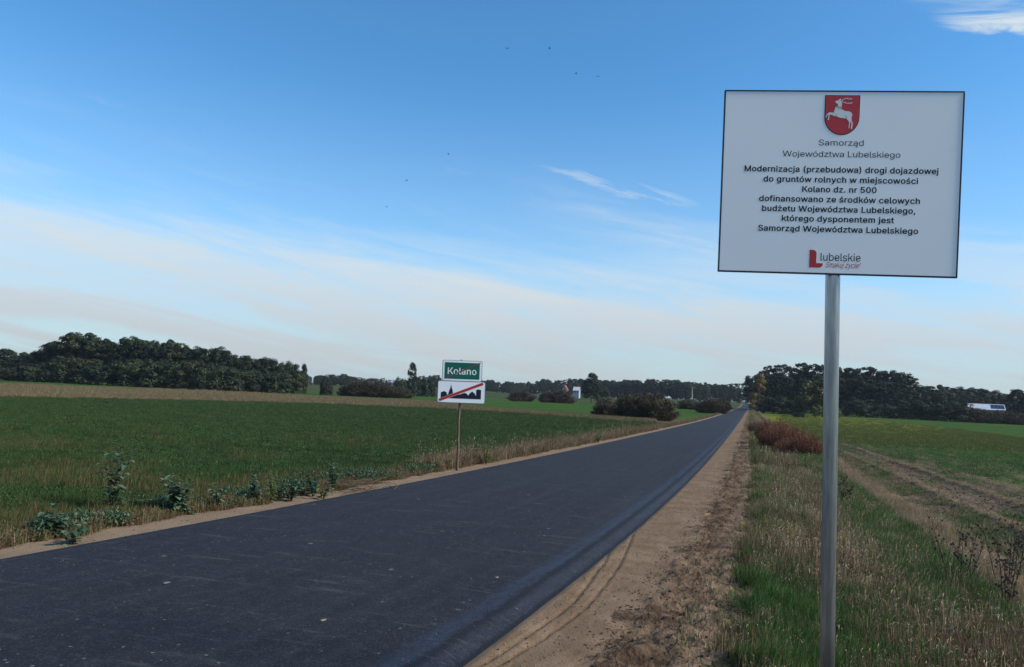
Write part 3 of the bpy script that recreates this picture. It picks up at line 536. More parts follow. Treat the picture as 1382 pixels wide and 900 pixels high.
GLYPHS = {'!': (196,[98,-4,81,-1,66,9,56,24,52,41,56,58,66,73,81,83,98,86,116,83,130,73,140,58,143,41,140,24,130,9,116,-1,67,160,63,509,132,509,128,160],[16,18,17,16,19,18,7,9,8,6,9,7,6,10,9,5,10,6,5,11,10,4,11,5,4,12,11,3,12,4,3,13,12,2,13,3,2,14,13,1,14,2,1,15,14,0,15,1]),'(': (273,[89,207,92,264,101,324,114,384,132,441,153,494,177,539,236,539,212,485,191,428,174,370,161,313,154,258,151,207,154,161,160,115,172,67,188,16,209,-38,236,-96,177,-96,139,-21,111,55,95,131],[5,7,6,5,8,7,4,8,5,4,9,8,3,9,4,3,10,9,2,10,3,2,11,10,1,11,2,1,12,11,0,12,1,0,13,12,23,13,0,23,14,13,23,15,14,22,15,23,22,16,15,22,17,16,21,17,22,21,18,17,20,18,21,20,19,18]),')': (273,[37,-96,64,-37,86,18,102,69,113,116,120,162,122,207,119,258,112,313,99,370,82,428,62,485,37,539,97,539,121,494,142,441,159,384,173,323,181,264,184,207,178,130,161,53,134,-22,97,-96],[11,13,12,11,14,13,11,15,14,10,15,11,10,16,15,9,16,10,9,17,16,8,17,9,8,18,17,7,18,8,7,19,18,6,19,7,5,19,6,5,20,19,4,20,5,4,21,20,3,21,4,2,21,3,2,22,21,1,22,2,1,23,22,0,23,1]),',': (188,[38,-119,68,71,137,71,84,-119],[0,2,1,0,3,2]),'.': (188,[95,-4,78,-1,63,9,53,24,50,41,53,59,63,73,78,83,95,87,113,83,128,73,138,59,141,41,138,24,128,9,113,-1],[7,9,8,6,9,7,6,10,9,5,10,6,5,11,10,4,11,5,4,12,11,3,12,4,3,13,12,2,13,3,2,14,13,1,14,2,1,15,14,0,15,1]),'0': (453,[227,-7,174,1,130,24,95,62,69,113,53,178,48,254,53,330,69,395,95,447,130,484,174,508,227,516,279,508,323,484,358,447,384,395,400,330,405,254,400,178,384,113,359,62,323,24,279,1,227,50,261,56,290,74,313,103,330,144,340,194,344,254,340,314,330,365,313,405,290,435,261,453,227,460,192,453,163,435,140,405,123,365,113,314,109,254,113,194,123,144,140,103,163,74,192,56],[11,13,12,10,13,11,10,14,13,9,14,10,9,36,14,36,15,14,9,37,36,35,15,36,9,38,37,34,15,35,8,38,9,34,16,15,8,39,38,33,16,34,8,40,39,32,16,33,7,40,8,32,17,16,7,41,40,31,17,32,6,41,7,31,18,17,6,42,41,30,18,31,5,42,6,5,43,42,29,18,30,29,19,18,5,44,43,28,19,29,4,44,5,28,20,19,4,45,44,27,20,28,3,45,4,27,21,20,3,46,45,26,21,27,3,47,46,25,21,26,2,47,3,25,22,21,2,24,47,24,22,25,2,22,24,1,22,2,1,23,22,1,0,23]),'5': (453,[221,-7,178,-2,140,11,108,32,83,60,66,93,60,130,122,130,127,108,138,89,154,73,173,60,196,52,221,50,250,53,276,64,298,82,314,104,324,131,328,162,324,193,314,221,297,244,275,262,248,273,218,277,192,275,167,268,145,258,128,246,67,253,96,509,366,509,366,452,151,452,134,301,136,301,155,315,178,325,203,331,229,334,263,330,294,321,321,306,345,285,364,260,379,231,388,199,391,163,385,117,369,76,343,41,309,15,268,-1],[30,34,31,34,32,31,34,33,32,30,35,34,39,41,40,38,41,39,38,42,41,37,42,38,37,43,42,36,43,37,36,44,43,30,36,35,30,26,36,26,25,36,25,44,36,25,45,44,24,45,25,30,27,26,23,45,24,30,28,27,22,45,23,22,46,45,30,29,28,21,46,22,21,47,46,20,47,21,20,48,47,19,48,20,19,49,48,18,49,19,17,49,18,5,7,6,5,8,7,17,50,49,5,9,8,16,50,17,4,9,5,4,10,9,15,50,16,15,51,50,4,11,10,14,51,15,4,12,11,3,12,4,13,51,14,3,13,12,3,51,13,3,52,51,2,52,3,2,53,52,1,53,2,1,0,53]),'L': (393,[60,0,60,509,125,509,125,57,361,57,361,0],[0,2,1,0,3,2,0,4,3,0,5,4]),'S': (447,[224,-9,172,-4,128,9,91,31,64,60,46,96,38,137,104,137,110,110,123,88,142,71,166,59,194,52,224,49,257,52,286,60,311,74,329,92,341,114,346,139,342,161,332,179,316,193,296,205,272,214,245,222,184,239,128,260,86,289,60,326,52,372,58,413,75,448,102,476,138,498,180,511,227,516,275,511,316,498,351,476,377,449,394,415,401,378,337,378,326,412,302,437,267,453,225,459,194,456,167,448,145,435,129,418,118,398,115,376,119,352,131,334,148,319,169,308,191,300,212,293,264,279,287,272,312,264,336,252,359,238,379,220,395,198,405,171,408,139,403,99,386,64,360,34,323,11,278,-4],[35,37,36,34,37,35,34,38,37,33,38,34,33,39,38,33,40,39,32,47,33,47,40,33,32,48,47,46,40,47,32,49,48,45,40,46,45,41,40,31,49,32,31,50,49,44,41,45,31,51,50,31,52,51,44,42,41,30,52,31,43,42,44,30,53,52,30,54,53,29,54,30,29,55,54,29,56,55,28,56,29,28,57,56,28,58,57,28,59,58,28,60,59,27,60,28,27,61,60,27,62,61,27,63,62,26,63,27,26,64,63,25,64,26,25,65,64,24,65,25,24,66,65,23,66,24,22,66,23,22,67,66,21,67,22,20,67,21,20,68,67,19,68,20,18,68,19,18,69,68,5,7,6,5,8,7,17,69,18,5,9,8,17,70,69,4,9,5,16,70,17,4,10,9,15,70,16,4,11,10,15,71,70,14,71,15,3,11,4,3,12,11,13,71,14,3,13,12,3,71,13,3,72,71,2,72,3,2,73,72,1,73,2,1,0,73]),'a': (389,[160,-9,126,-5,94,5,68,22,48,45,35,73,30,108,34,138,43,161,58,179,78,193,100,203,125,211,152,216,178,220,209,224,234,227,252,230,265,235,273,243,276,255,276,257,273,279,267,297,256,311,240,322,220,329,196,331,171,329,149,322,132,313,118,301,107,288,100,274,41,291,57,322,79,346,104,364,133,375,163,382,194,384,215,383,239,379,263,372,286,360,306,343,322,320,333,290,337,251,337,0,277,0,277,52,272,52,264,38,252,25,236,12,215,1,190,-6,170,45,202,49,228,59,248,74,263,93,272,115,276,138,276,190,270,186,259,182,246,179,231,176,216,173,200,171,186,169,175,168,154,164,134,159,117,150,103,139,95,124,92,105,94,87,102,72,114,61,130,52,149,47],[39,41,40,39,42,41,38,42,39,38,43,42,37,43,38,37,44,43,36,44,37,36,45,44,35,45,36,35,27,45,27,46,45,35,28,27,26,46,27,35,29,28,25,46,26,35,30,29,34,30,35,24,46,25,24,47,46,34,31,30,23,47,24,34,32,31,22,47,23,33,32,34,22,48,47,21,48,22,20,48,21,19,48,20,19,49,48,18,49,19,17,65,18,65,49,18,16,65,17,15,65,16,14,65,15,13,65,14,12,65,13,11,65,12,10,65,11,9,65,10,9,66,65,64,49,65,9,67,66,9,68,67,8,68,9,8,69,68,8,70,69,8,71,70,8,72,71,8,73,72,8,74,73,8,75,74,7,75,8,7,76,75,7,77,76,7,78,77,63,49,64,6,78,7,6,79,78,62,49,63,5,79,6,5,80,79,61,51,62,51,49,62,5,81,80,60,51,61,4,81,5,4,82,81,4,83,82,59,52,60,52,51,60,4,84,83,59,53,52,50,49,51,58,53,59,4,58,84,4,53,58,3,53,4,3,54,53,3,55,54,2,55,3,2,56,55,1,56,2,1,57,56,0,57,1]),'b': (424,[229,-8,198,-5,172,4,153,17,138,31,127,46,118,59,112,59,112,0,53,0,53,509,114,509,114,319,118,319,127,331,137,346,152,360,171,373,197,381,229,384,274,378,313,361,345,332,370,293,385,245,390,189,385,133,370,84,346,45,313,16,274,-2,220,47,253,51,279,66,301,88,316,117,325,151,328,189,325,227,316,261,301,290,280,311,253,325,220,330,188,325,161,312,140,291,125,263,116,229,113,189,116,150,125,115,140,86,162,65,188,51],[9,11,10,9,12,11,18,20,19,17,20,18,17,21,20,16,21,17,16,22,21,15,22,16,14,22,15,14,43,22,43,42,22,42,23,22,13,43,14,13,44,43,13,45,44,41,23,42,9,13,12,9,47,13,47,46,13,46,45,13,40,23,41,40,24,23,39,24,40,9,48,47,38,24,39,38,25,24,9,49,48,37,25,38,9,50,49,36,25,37,36,26,25,35,26,36,9,51,50,35,27,26,34,27,35,9,7,51,7,52,51,33,27,34,7,53,52,33,28,27,32,28,33,7,6,53,6,54,53,9,8,7,5,54,6,31,28,32,5,31,54,5,28,31,4,28,5,4,29,28,3,29,4,2,29,3,2,30,29,1,30,2,1,0,30]),'c': (396,[207,-8,159,-2,117,16,82,46,56,85,40,133,34,187,40,243,56,291,82,330,117,360,159,378,207,384,234,383,260,377,284,368,305,356,324,341,340,322,353,301,362,277,303,262,298,276,290,289,281,301,270,311,257,319,242,325,226,329,207,330,173,325,145,310,124,287,108,258,99,224,96,187,99,151,108,117,124,89,145,66,173,51,207,46,226,48,243,52,258,58,271,66,282,76,292,89,299,102,304,117,363,102,354,78,341,56,325,37,306,21,285,9,261,-1,235,-6],[11,13,12,11,14,13,10,14,11,10,15,14,10,16,15,9,16,10,9,17,16,9,29,17,29,18,17,8,30,9,30,29,9,28,18,29,27,18,28,8,31,30,26,18,27,26,19,18,25,19,26,24,19,25,8,32,31,23,19,24,23,20,19,7,32,8,22,20,23,7,33,32,22,21,20,7,34,33,6,34,7,6,35,34,5,35,6,5,36,35,5,37,36,4,37,5,4,38,37,48,50,49,48,51,50,47,51,48,46,51,47,4,39,38,3,39,4,46,52,51,45,52,46,44,52,45,3,40,39,43,52,44,43,53,52,42,53,43,3,41,40,41,53,42,3,53,41,2,53,3,2,54,53,2,55,54,1,55,2,1,56,55,1,57,56,0,57,1]),'d': (424,[195,-8,151,-2,111,16,79,45,55,84,39,133,34,189,39,245,55,293,79,332,112,361,151,378,196,384,228,381,253,373,272,360,287,346,298,331,306,319,311,319,311,509,372,509,372,0,313,0,313,59,307,59,298,46,287,31,272,17,252,4,227,-5,205,47,236,51,263,65,284,86,299,115,309,150,312,189,309,229,300,263,284,291,263,312,237,325,205,330,172,325,145,311,124,290,108,261,99,227,96,189,99,151,109,117,124,88,145,66,172,51],[19,21,20,19,22,21,11,13,12,11,14,13,10,14,11,10,15,14,9,15,10,9,16,15,9,17,16,8,44,9,44,43,9,43,17,9,43,18,17,42,18,43,41,18,42,8,45,44,41,19,18,41,40,19,40,39,19,39,22,19,8,46,45,7,46,8,7,47,46,38,22,39,7,48,47,6,48,7,37,22,38,6,49,48,6,50,49,36,22,37,5,50,6,5,51,50,35,22,36,4,51,5,4,52,51,34,24,35,24,22,35,4,53,52,33,24,34,3,53,4,3,54,53,32,25,33,25,24,33,32,26,25,23,22,24,3,31,54,31,26,32,3,26,31,3,27,26,2,27,3,2,28,27,2,29,28,1,29,2,1,30,29,0,30,1]),'e': (404,[212,-8,161,-2,117,16,82,46,56,85,40,132,34,187,39,242,55,290,81,329,115,359,157,378,205,384,236,382,266,374,294,361,319,341,341,315,357,282,368,242,371,194,371,169,75,169,75,221,338,221,310,202,307,237,298,269,283,294,263,314,237,326,205,330,173,326,146,313,125,294,109,270,99,241,96,211,96,178,100,139,110,106,128,80,151,61,179,50,212,46,234,48,254,53,271,61,285,73,297,88,306,105,365,91,353,63,335,39,311,19,283,4,249,-5],[11,13,12,11,14,13,10,14,11,10,15,14,10,16,15,9,16,10,9,31,16,31,17,16,9,32,31,30,17,31,8,32,9,29,17,30,8,33,32,29,18,17,28,18,29,8,34,33,27,18,28,8,35,34,7,35,8,27,19,18,7,36,35,26,19,27,26,24,19,24,20,19,6,23,7,23,36,7,23,37,36,25,24,26,6,22,23,37,24,23,37,20,24,38,20,37,38,21,20,5,22,6,39,21,38,5,21,22,5,39,21,5,40,39,4,40,5,4,41,40,49,51,50,49,52,51,48,52,49,3,41,4,3,42,41,47,52,48,47,53,52,3,43,42,46,53,47,45,53,46,3,44,43,44,53,45,3,53,44,2,53,3,2,54,53,2,55,54,1,55,2,1,56,55,0,56,1]),'f': (254,[228,379,228,327,6,327,6,379,81,0,81,432,84,461,96,486,113,505,135,519,161,527,187,530,207,529,222,527,234,524,243,521,227,468,222,470,215,472,206,473,195,474,171,470,154,460,145,443,142,419,142,0],[10,12,11,10,13,12,9,13,10,9,14,13,9,15,14,9,16,15,8,17,9,17,16,9,7,19,8,19,18,8,18,17,8,6,20,7,20,19,7,6,21,20,6,22,21,5,22,6,5,23,22,5,24,23,4,24,5,4,25,24,2,0,3,2,1,0]),'g': (425,[207,-151,168,-148,134,-140,105,-127,82,-110,64,-91,51,-69,101,-41,110,-53,122,-66,136,-78,154,-88,178,-95,207,-97,249,-92,282,-75,304,-47,311,-6,311,68,306,68,298,56,287,41,272,28,252,16,227,8,195,5,152,10,113,27,80,53,55,90,39,136,34,191,39,246,55,293,80,332,112,361,152,378,196,384,228,382,253,373,273,360,288,346,299,331,308,319,313,319,313,379,372,379,372,-9,367,-54,350,-90,324,-117,291,-136,251,-147,205,59,237,63,264,75,285,95,300,121,309,154,312,193,309,231,300,264,285,291,264,312,237,325,205,330,172,325,145,312,124,290,109,262,99,229,96,193,99,155,109,123,124,96,145,76,172,63],[36,38,37,36,39,38,44,46,45,44,47,46,35,39,36,35,40,39,34,40,35,34,41,40,34,42,41,33,66,34,66,65,34,65,42,34,65,43,42,64,43,65,63,43,64,33,67,66,63,44,43,63,62,44,62,61,44,61,60,44,60,47,44,33,68,67,32,68,33,32,69,68,32,70,69,31,70,32,59,47,60,31,71,70,31,72,71,58,47,59,30,72,31,30,73,72,57,47,58,29,73,30,29,74,73,56,18,57,18,47,57,29,75,74,55,18,56,28,75,29,28,76,75,54,19,55,19,18,55,54,20,19,17,47,18,28,53,76,53,20,54,28,20,53,28,21,20,27,21,28,27,22,21,27,23,22,26,23,27,26,24,23,25,24,26,16,47,17,16,48,47,6,8,7,15,48,16,6,9,8,15,49,48,6,10,9,5,10,6,14,49,15,5,11,10,5,12,11,14,50,49,4,12,5,13,50,14,4,13,12,4,50,13,3,50,4,3,51,50,2,51,3,2,52,51,1,52,2,1,0,52]),'h': (410,[114,227,114,0,53,0,53,509,114,509,114,287,102,287,124,332,152,362,187,379,227,384,264,380,295,369,321,349,341,321,353,285,357,240,357,0,296,0,296,235,290,275,273,304,246,323,210,329,184,326,161,317,141,303,126,283,117,257],[2,4,3,2,6,4,6,5,4,9,11,10,9,12,11,8,12,9,8,13,12,7,13,8,7,23,13,23,14,13,6,25,7,25,24,7,24,23,7,22,14,23,21,14,22,21,15,14,6,26,25,20,15,21,6,27,26,2,28,6,28,27,6,20,16,15,19,16,20,2,0,28,19,17,16,18,17,19,2,1,0]),'i': (167,[84,443,67,446,54,455,44,468,41,483,44,499,54,512,67,521,84,524,100,521,114,512,123,499,126,483,123,468,114,455,100,446,53,0,53,379,114,379,114,0],[16,18,17,16,19,18,7,9,8,6,9,7,6,10,9,5,10,6,5,11,10,4,11,5,4,12,11,3,12,4,3,13,12,2,13,3,2,14,13,1,14,2,1,15,14,0,15,1]),'j': (167,[83,443,67,446,53,455,44,468,41,483,44,499,53,512,67,521,83,524,100,521,114,512,123,499,126,483,123,468,114,455,100,446,53,379,114,379,114,-30,111,-63,102,-90,86,-113,65,-129,37,-139,4,-143,-10,-143,-10,-87,2,-87,25,-83,40,-72,50,-54,53,-29],[31,17,16,31,18,17,30,18,31,30,19,18,29,19,30,29,20,19,28,20,29,27,20,28,25,27,26,25,20,27,25,21,20,25,22,21,25,23,22,25,24,23,7,9,8,6,9,7,6,10,9,5,10,6,5,11,10,4,11,5,4,12,11,3,12,4,3,13,12,2,13,3,2,14,13,1,14,2,1,15,14,0,15,1]),'l': (189,[139,-2,101,3,74,20,58,47,53,84,53,509,114,509,114,99,115,77,120,62,130,54,146,52,154,52,160,53,165,53,170,54,181,3,172,1,162,-1,151,-2],[4,6,5,4,7,6,4,8,7,3,8,4,3,9,8,3,10,9,3,11,10,14,16,15,13,16,14,12,16,13,11,16,12,3,16,11,2,16,3,1,16,2,0,16,1,0,17,16,0,18,17,0,19,18]),'m': (610,[53,0,53,379,112,379,112,295,108,295,118,323,132,346,151,363,172,376,195,384,219,386,257,380,287,361,309,331,321,295,312,295,322,321,337,343,357,361,381,375,407,383,437,386,468,383,497,372,522,354,541,328,553,296,557,255,557,0,496,0,496,254,490,289,473,313,447,326,419,330,395,328,374,320,358,307,345,290,338,270,335,247,335,0,274,0,274,260,269,288,253,311,229,326,199,330,178,328,158,320,140,307,126,289,117,266,114,238,114,0],[9,11,10,20,22,21,8,11,9,19,22,20,19,23,22,8,12,11,0,2,1,0,4,2,4,3,2,7,12,8,18,23,19,18,24,23,6,12,7,17,24,18,6,13,12,17,25,24,5,47,6,47,13,6,16,34,17,34,25,17,47,46,13,46,14,13,5,48,47,16,35,34,33,25,34,33,26,25,5,49,48,16,36,35,32,26,33,45,14,46,4,49,5,15,36,16,4,50,49,15,37,36,31,26,32,44,15,45,15,14,45,4,51,50,15,38,37,31,27,26,0,52,4,52,51,4,44,38,15,44,39,38,30,27,31,43,39,44,43,40,39,0,53,52,42,40,43,30,28,27,29,28,30,42,41,40,0,54,53]),'n': (410,[114,227,114,0,53,0,53,379,112,379,112,287,102,287,124,332,152,362,187,379,227,384,264,380,295,369,321,349,341,321,353,285,357,240,357,0,296,0,296,235,290,275,273,304,246,323,210,329,184,326,161,317,141,303,126,283,117,257],[9,11,10,9,12,11,2,4,3,2,6,4,6,5,4,8,12,9,8,13,12,7,13,8,7,23,13,23,14,13,6,25,7,25,24,7,24,23,7,22,14,23,21,14,22,21,15,14,6,26,25,20,15,21,6,27,26,2,28,6,28,27,6,20,16,15,19,16,20,2,0,28,19,17,16,18,17,19,2,1,0]),'o': (415,[207,-8,159,-2,117,16,82,46,56,85,40,133,34,187,40,243,56,291,82,330,117,360,159,378,207,384,256,378,299,360,333,330,359,291,376,243,381,187,376,133,359,85,333,46,299,16,256,-2,207,46,242,51,270,66,292,89,307,117,316,151,319,187,316,224,307,258,292,287,270,310,242,325,207,330,173,325,145,310,124,287,108,258,99,224,96,187,99,151,108,117,124,89,145,66,173,51],[11,13,12,10,13,11,10,14,13,9,14,10,9,15,14,8,37,9,37,36,9,36,15,9,36,35,15,35,16,15,8,38,37,34,16,35,8,39,38,33,16,34,7,39,8,33,17,16,7,40,39,32,17,33,7,41,40,31,17,32,6,41,7,31,18,17,6,42,41,30,18,31,5,42,6,5,43,42,29,18,30,29,19,18,5,44,43,28,19,29,28,20,19,4,44,5,4,45,44,27,20,28,4,46,45,26,20,27,3,46,4,26,21,20,3,47,46,25,21,26,3,24,47,24,21,25,3,21,24,2,21,3,2,22,21,1,22,2,1,23,22,0,23,1]),'p': (424,[53,-143,53,379,112,379,112,319,118,319,126,331,137,346,152,360,171,373,197,381,229,384,274,378,313,361,345,332,370,293,385,245,390,189,385,133,370,84,346,45,313,16,274,-2,229,-8,198,-5,173,4,153,17,138,31,127,46,118,59,114,59,114,-143,220,47,253,51,279,66,301,88,316,117,325,151,328,189,325,227,316,261,301,290,280,311,253,325,220,330,188,325,161,312,140,291,125,263,116,229,113,189,116,150,125,115,140,86,162,65,188,51],[9,11,10,8,11,9,0,2,1,0,3,2,8,12,11,7,12,8,7,13,12,6,13,7,5,13,6,5,43,13,43,42,13,42,14,13,4,43,5,4,44,43,4,45,44,41,14,42,0,4,3,0,48,4,48,47,4,47,46,4,46,45,4,40,14,41,40,15,14,39,15,40,38,15,39,38,16,15,0,49,48,37,16,38,0,50,49,36,16,37,36,17,16,35,17,36,0,51,50,35,18,17,34,18,35,0,29,51,29,52,51,33,18,34,29,53,52,33,19,18,32,19,33,29,28,53,28,54,53,0,30,29,27,54,28,31,19,32,27,31,54,27,19,31,26,19,27,26,20,19,25,20,26,24,20,25,24,21,20,23,21,24,23,22,21]),'r': (259,[53,0,53,379,112,379,112,321,115,321,130,347,152,367,181,380,213,385,221,385,229,384,237,384,243,384,243,322,239,323,230,324,219,325,207,326,182,323,159,315,140,301,126,284,117,262,114,237,114,0],[7,9,8,7,10,9,7,11,10,7,12,11,7,13,12,6,13,7,0,2,1,0,3,2,5,13,6,4,17,5,17,16,5,16,15,5,15,14,5,14,13,5,4,18,17,4,19,18,0,4,3,0,22,4,22,21,4,21,20,4,20,19,4,0,23,22,0,24,23]),'s': (365,[182,-8,145,-5,112,3,84,18,62,38,45,63,36,94,94,107,105,79,124,60,150,49,181,45,217,50,244,62,262,81,268,103,265,121,254,136,237,147,212,155,149,170,104,186,72,208,53,237,47,274,51,305,65,332,87,354,115,370,149,381,187,384,223,381,254,372,279,358,299,339,314,316,324,290,268,277,258,298,243,316,219,328,187,333,156,329,131,317,114,299,109,277,112,258,124,243,144,232,172,223,229,209,275,194,306,171,325,142,331,107,326,75,312,47,290,24,260,6,223,-5],[29,31,30,29,32,31,28,32,29,28,33,32,27,33,28,27,34,33,26,34,27,26,41,34,41,35,34,26,42,41,40,35,41,25,42,26,25,43,42,39,35,40,25,44,43,39,36,35,38,36,39,24,44,25,24,45,44,37,36,38,24,46,45,23,46,24,23,47,46,23,48,47,22,48,23,22,49,48,22,50,49,22,51,50,21,51,22,21,52,51,20,52,21,20,53,52,19,53,20,18,53,19,17,53,18,17,54,53,16,54,17,15,54,16,6,8,7,15,55,54,14,55,15,5,8,6,13,55,14,5,9,8,13,56,55,4,9,5,12,56,13,4,10,9,11,56,12,4,11,10,11,57,56,4,57,11,3,57,4,3,58,57,2,58,3,2,59,58,1,59,2,1,0,59]),'t': (227,[204,379,204,327,6,327,6,379,65,471,126,471,126,98,128,76,136,61,150,53,170,50,177,50,185,51,194,52,202,54,213,2,203,-1,192,-3,180,-4,168,-4,125,2,92,21,72,52,65,93],[23,5,4,23,6,5,2,0,3,2,1,0,23,7,6,22,7,23,22,8,7,22,9,8,13,15,14,22,10,9,12,15,13,21,10,22,11,15,12,10,15,11,21,15,10,20,15,21,19,15,20,19,16,15,19,17,16,19,18,17]),'u': (410,[182,-5,146,-1,115,11,89,31,69,59,57,95,53,139,53,379,114,379,114,144,119,105,137,75,164,56,200,50,226,53,249,62,268,77,283,97,293,122,296,153,296,379,357,379,357,0,298,0,298,92,307,92,286,47,257,17,222,0],[6,8,7,6,9,8,19,21,20,19,22,21,18,22,19,6,10,9,5,10,6,17,25,18,25,22,18,5,11,10,16,24,17,24,25,17,4,11,5,16,26,24,26,23,24,26,22,25,15,26,16,4,12,11,14,26,15,3,12,4,3,13,12,13,26,14,3,26,13,3,27,26,23,22,26,2,27,3,2,28,27,1,28,2,1,0,28]),'y': (389,[47,-139,61,-86,71,-87,88,-90,104,-89,118,-84,130,-74,141,-58,151,-36,163,-1,17,379,84,379,165,155,177,121,187,87,196,53,206,21,184,21,193,53,202,87,212,121,224,155,305,379,371,379,204,-58,191,-85,177,-107,159,-124,139,-136,117,-143,91,-145,77,-145,65,-143,54,-141],[9,11,10,9,12,11,21,23,22,21,24,23,9,13,12,20,24,21,19,16,20,16,24,20,9,14,13,18,15,19,15,16,19,9,18,14,18,15,14,9,17,18,9,16,17,9,24,16,8,24,9,7,24,8,7,25,24,6,25,7,5,25,6,4,25,5,4,26,25,0,2,1,0,3,2,3,26,4,0,26,3,0,27,26,0,28,27,0,29,28,33,29,0,32,29,33,32,30,29,31,30,32]),'z': (380,[42,0,42,46,254,320,254,323,48,323,48,379,333,379,333,331,126,60,126,56,339,56,339,0],[4,6,5,4,7,6,4,3,7,3,2,7,2,8,7,1,8,2,1,9,8,1,10,9,1,11,10,0,11,1]),'ó': (415,[181,429,228,529,297,529,231,429,207,-8,159,-2,117,16,82,46,56,85,40,133,34,187,40,243,56,291,82,330,117,360,159,378,207,384,256,378,299,360,333,330,359,291,376,243,381,187,376,133,359,85,333,46,299,16,256,-2,207,46,242,51,270,66,292,89,307,117,316,151,319,187,316,224,307,258,292,287,270,310,242,325,207,330,173,325,145,310,124,287,108,258,99,224,96,187,99,151,108,117,124,89,145,66,173,51],[15,17,16,14,17,15,14,18,17,13,18,14,13,19,18,12,41,13,41,40,13,40,19,13,40,39,19,39,20,19,12,42,41,38,20,39,12,43,42,37,20,38,11,43,12,37,21,20,11,44,43,36,21,37,11,45,44,35,21,36,10,45,11,35,22,21,10,46,45,34,22,35,9,46,10,9,47,46,33,22,34,33,23,22,9,48,47,32,23,33,32,24,23,8,48,9,8,49,48,31,24,32,8,50,49,30,24,31,7,50,8,30,25,24,7,51,50,29,25,30,7,28,51,28,25,29,7,25,28,6,25,7,6,26,25,5,26,6,5,27,26,4,27,5,0,2,1,0,3,2]),'ą': (389,[160,-9,126,-5,94,5,68,22,48,45,35,73,30,108,34,138,43,161,58,179,78,193,100,203,125,211,152,216,178,220,209,224,234,227,252,230,265,235,273,243,276,255,276,257,273,279,267,297,256,311,240,322,220,329,196,331,171,329,149,322,132,313,118,301,107,288,100,274,41,291,57,322,79,346,104,364,133,375,163,382,194,384,215,383,239,379,263,372,286,360,306,343,322,320,333,290,337,251,337,0,277,0,277,52,272,52,264,38,252,25,236,12,215,1,190,-6,170,45,202,49,228,59,248,74,263,93,272,115,276,138,276,190,270,186,259,182,246,179,231,176,216,173,200,171,186,169,175,168,154,164,134,159,117,150,103,139,95,124,92,105,94,87,102,72,114,61,130,52,149,47,297,-145,267,-141,242,-128,224,-108,219,-79,222,-56,234,-34,252,-14,276,5,337,0,315,-17,297,-32,284,-48,280,-68,282,-78,287,-87,296,-92,308,-94,317,-93,326,-91,333,-88,339,-86,357,-130,345,-135,332,-140,316,-144],[39,41,40,39,42,41,38,42,39,38,43,42,37,43,38,37,44,43,36,44,37,36,45,44,35,45,36,35,27,45,27,46,45,35,28,27,26,46,27,35,29,28,25,46,26,35,30,29,34,30,35,24,46,25,24,47,46,34,31,30,23,47,24,34,32,31,22,47,23,33,32,34,22,48,47,21,48,22,20,48,21,19,48,20,19,49,48,18,49,19,17,65,18,65,49,18,16,65,17,15,65,16,14,65,15,13,65,14,12,65,13,11,65,12,10,65,11,9,65,10,9,66,65,64,49,65,9,67,66,9,68,67,8,68,9,8,69,68,8,70,69,8,71,70,8,72,71,8,73,72,8,74,73,8,75,74,7,75,8,7,76,75,7,77,76,7,78,77,63,49,64,6,78,7,6,79,78,62,49,63,5,79,6,5,80,79,61,51,62,51,49,62,5,81,80,60,51,61,4,81,5,4,82,81,4,83,82,59,52,60,52,51,60,4,84,83,59,53,52,50,49,51,58,53,59,4,58,84,4,53,58,3,53,4,3,54,53,3,55,54,2,55,3,2,56,55,92,94,93,1,56,2,1,57,56,92,95,94,0,57,1,91,95,92,91,96,95,91,97,96,90,97,91,90,98,97,89,98,90,89,99,98,89,100,99,88,100,89,105,107,106,88,101,100,104,107,105,103,107,104,88,102,101,102,107,103,88,107,102,87,107,88,86,107,87,86,108,107,86,109,108,86,110,109,85,110,86]),'ś': (365,[159,429,207,529,276,529,210,429,182,-8,145,-5,112,3,84,18,62,38,45,63,36,94,94,107,105,79,124,60,150,49,181,45,217,50,244,62,262,81,268,103,265,121,254,136,237,147,212,155,149,170,104,186,72,208,53,237,47,274,51,305,65,332,87,354,115,370,149,381,187,384,223,381,254,372,279,358,299,339,314,316,324,290,268,277,258,298,243,316,219,328,187,333,156,329,131,317,114,299,109,277,112,258,124,243,144,232,172,223,229,209,275,194,306,171,325,142,331,107,326,75,312,47,290,24,260,6,223,-5],[33,35,34,33,36,35,32,36,33,32,37,36,31,37,32,31,38,37,30,38,31,30,45,38,45,39,38,30,46,45,44,39,45,29,46,30,29,47,46,43,39,44,29,48,47,43,40,39,42,40,43,28,48,29,28,49,48,41,40,42,28,50,49,27,50,28,27,51,50,27,52,51,26,52,27,26,53,52,26,54,53,26,55,54,25,55,26,25,56,55,24,56,25,24,57,56,23,57,24,22,57,23,21,57,22,21,58,57,20,58,21,19,58,20,10,12,11,19,59,58,18,59,19,9,12,10,17,59,18,9,13,12,17,60,59,8,13,9,16,60,17,8,14,13,15,60,16,8,15,14,15,61,60,8,61,15,7,61,8,7,62,61,6,62,7,6,63,62,5,63,6,5,4,63,0,2,1,0,3,2]),'ż': (380,[187,443,171,446,157,455,148,468,144,483,148,499,157,512,171,521,187,524,203,521,217,512,226,499,229,483,226,468,217,455,203,446,42,0,42,46,254,320,254,323,48,323,48,379,333,379,333,331,126,60,126,56,339,56,339,0],[20,22,21,20,23,22,20,19,23,19,18,23,18,24,23,17,24,18,17,25,24,17,26,25,17,27,26,16,27,17,7,9,8,6,9,7,6,10,9,5,10,6,5,11,10,4,11,5,4,12,11,3,12,4,3,13,12,2,13,3,2,14,13,1,14,2,1,15,14,0,15,1]),' ': (188,[],[])}
def _diag(x0, y0, x1, y1, w): return [(x0, y0), (x0 + w, y0), (x1 + w, y1), (x1, y1)]
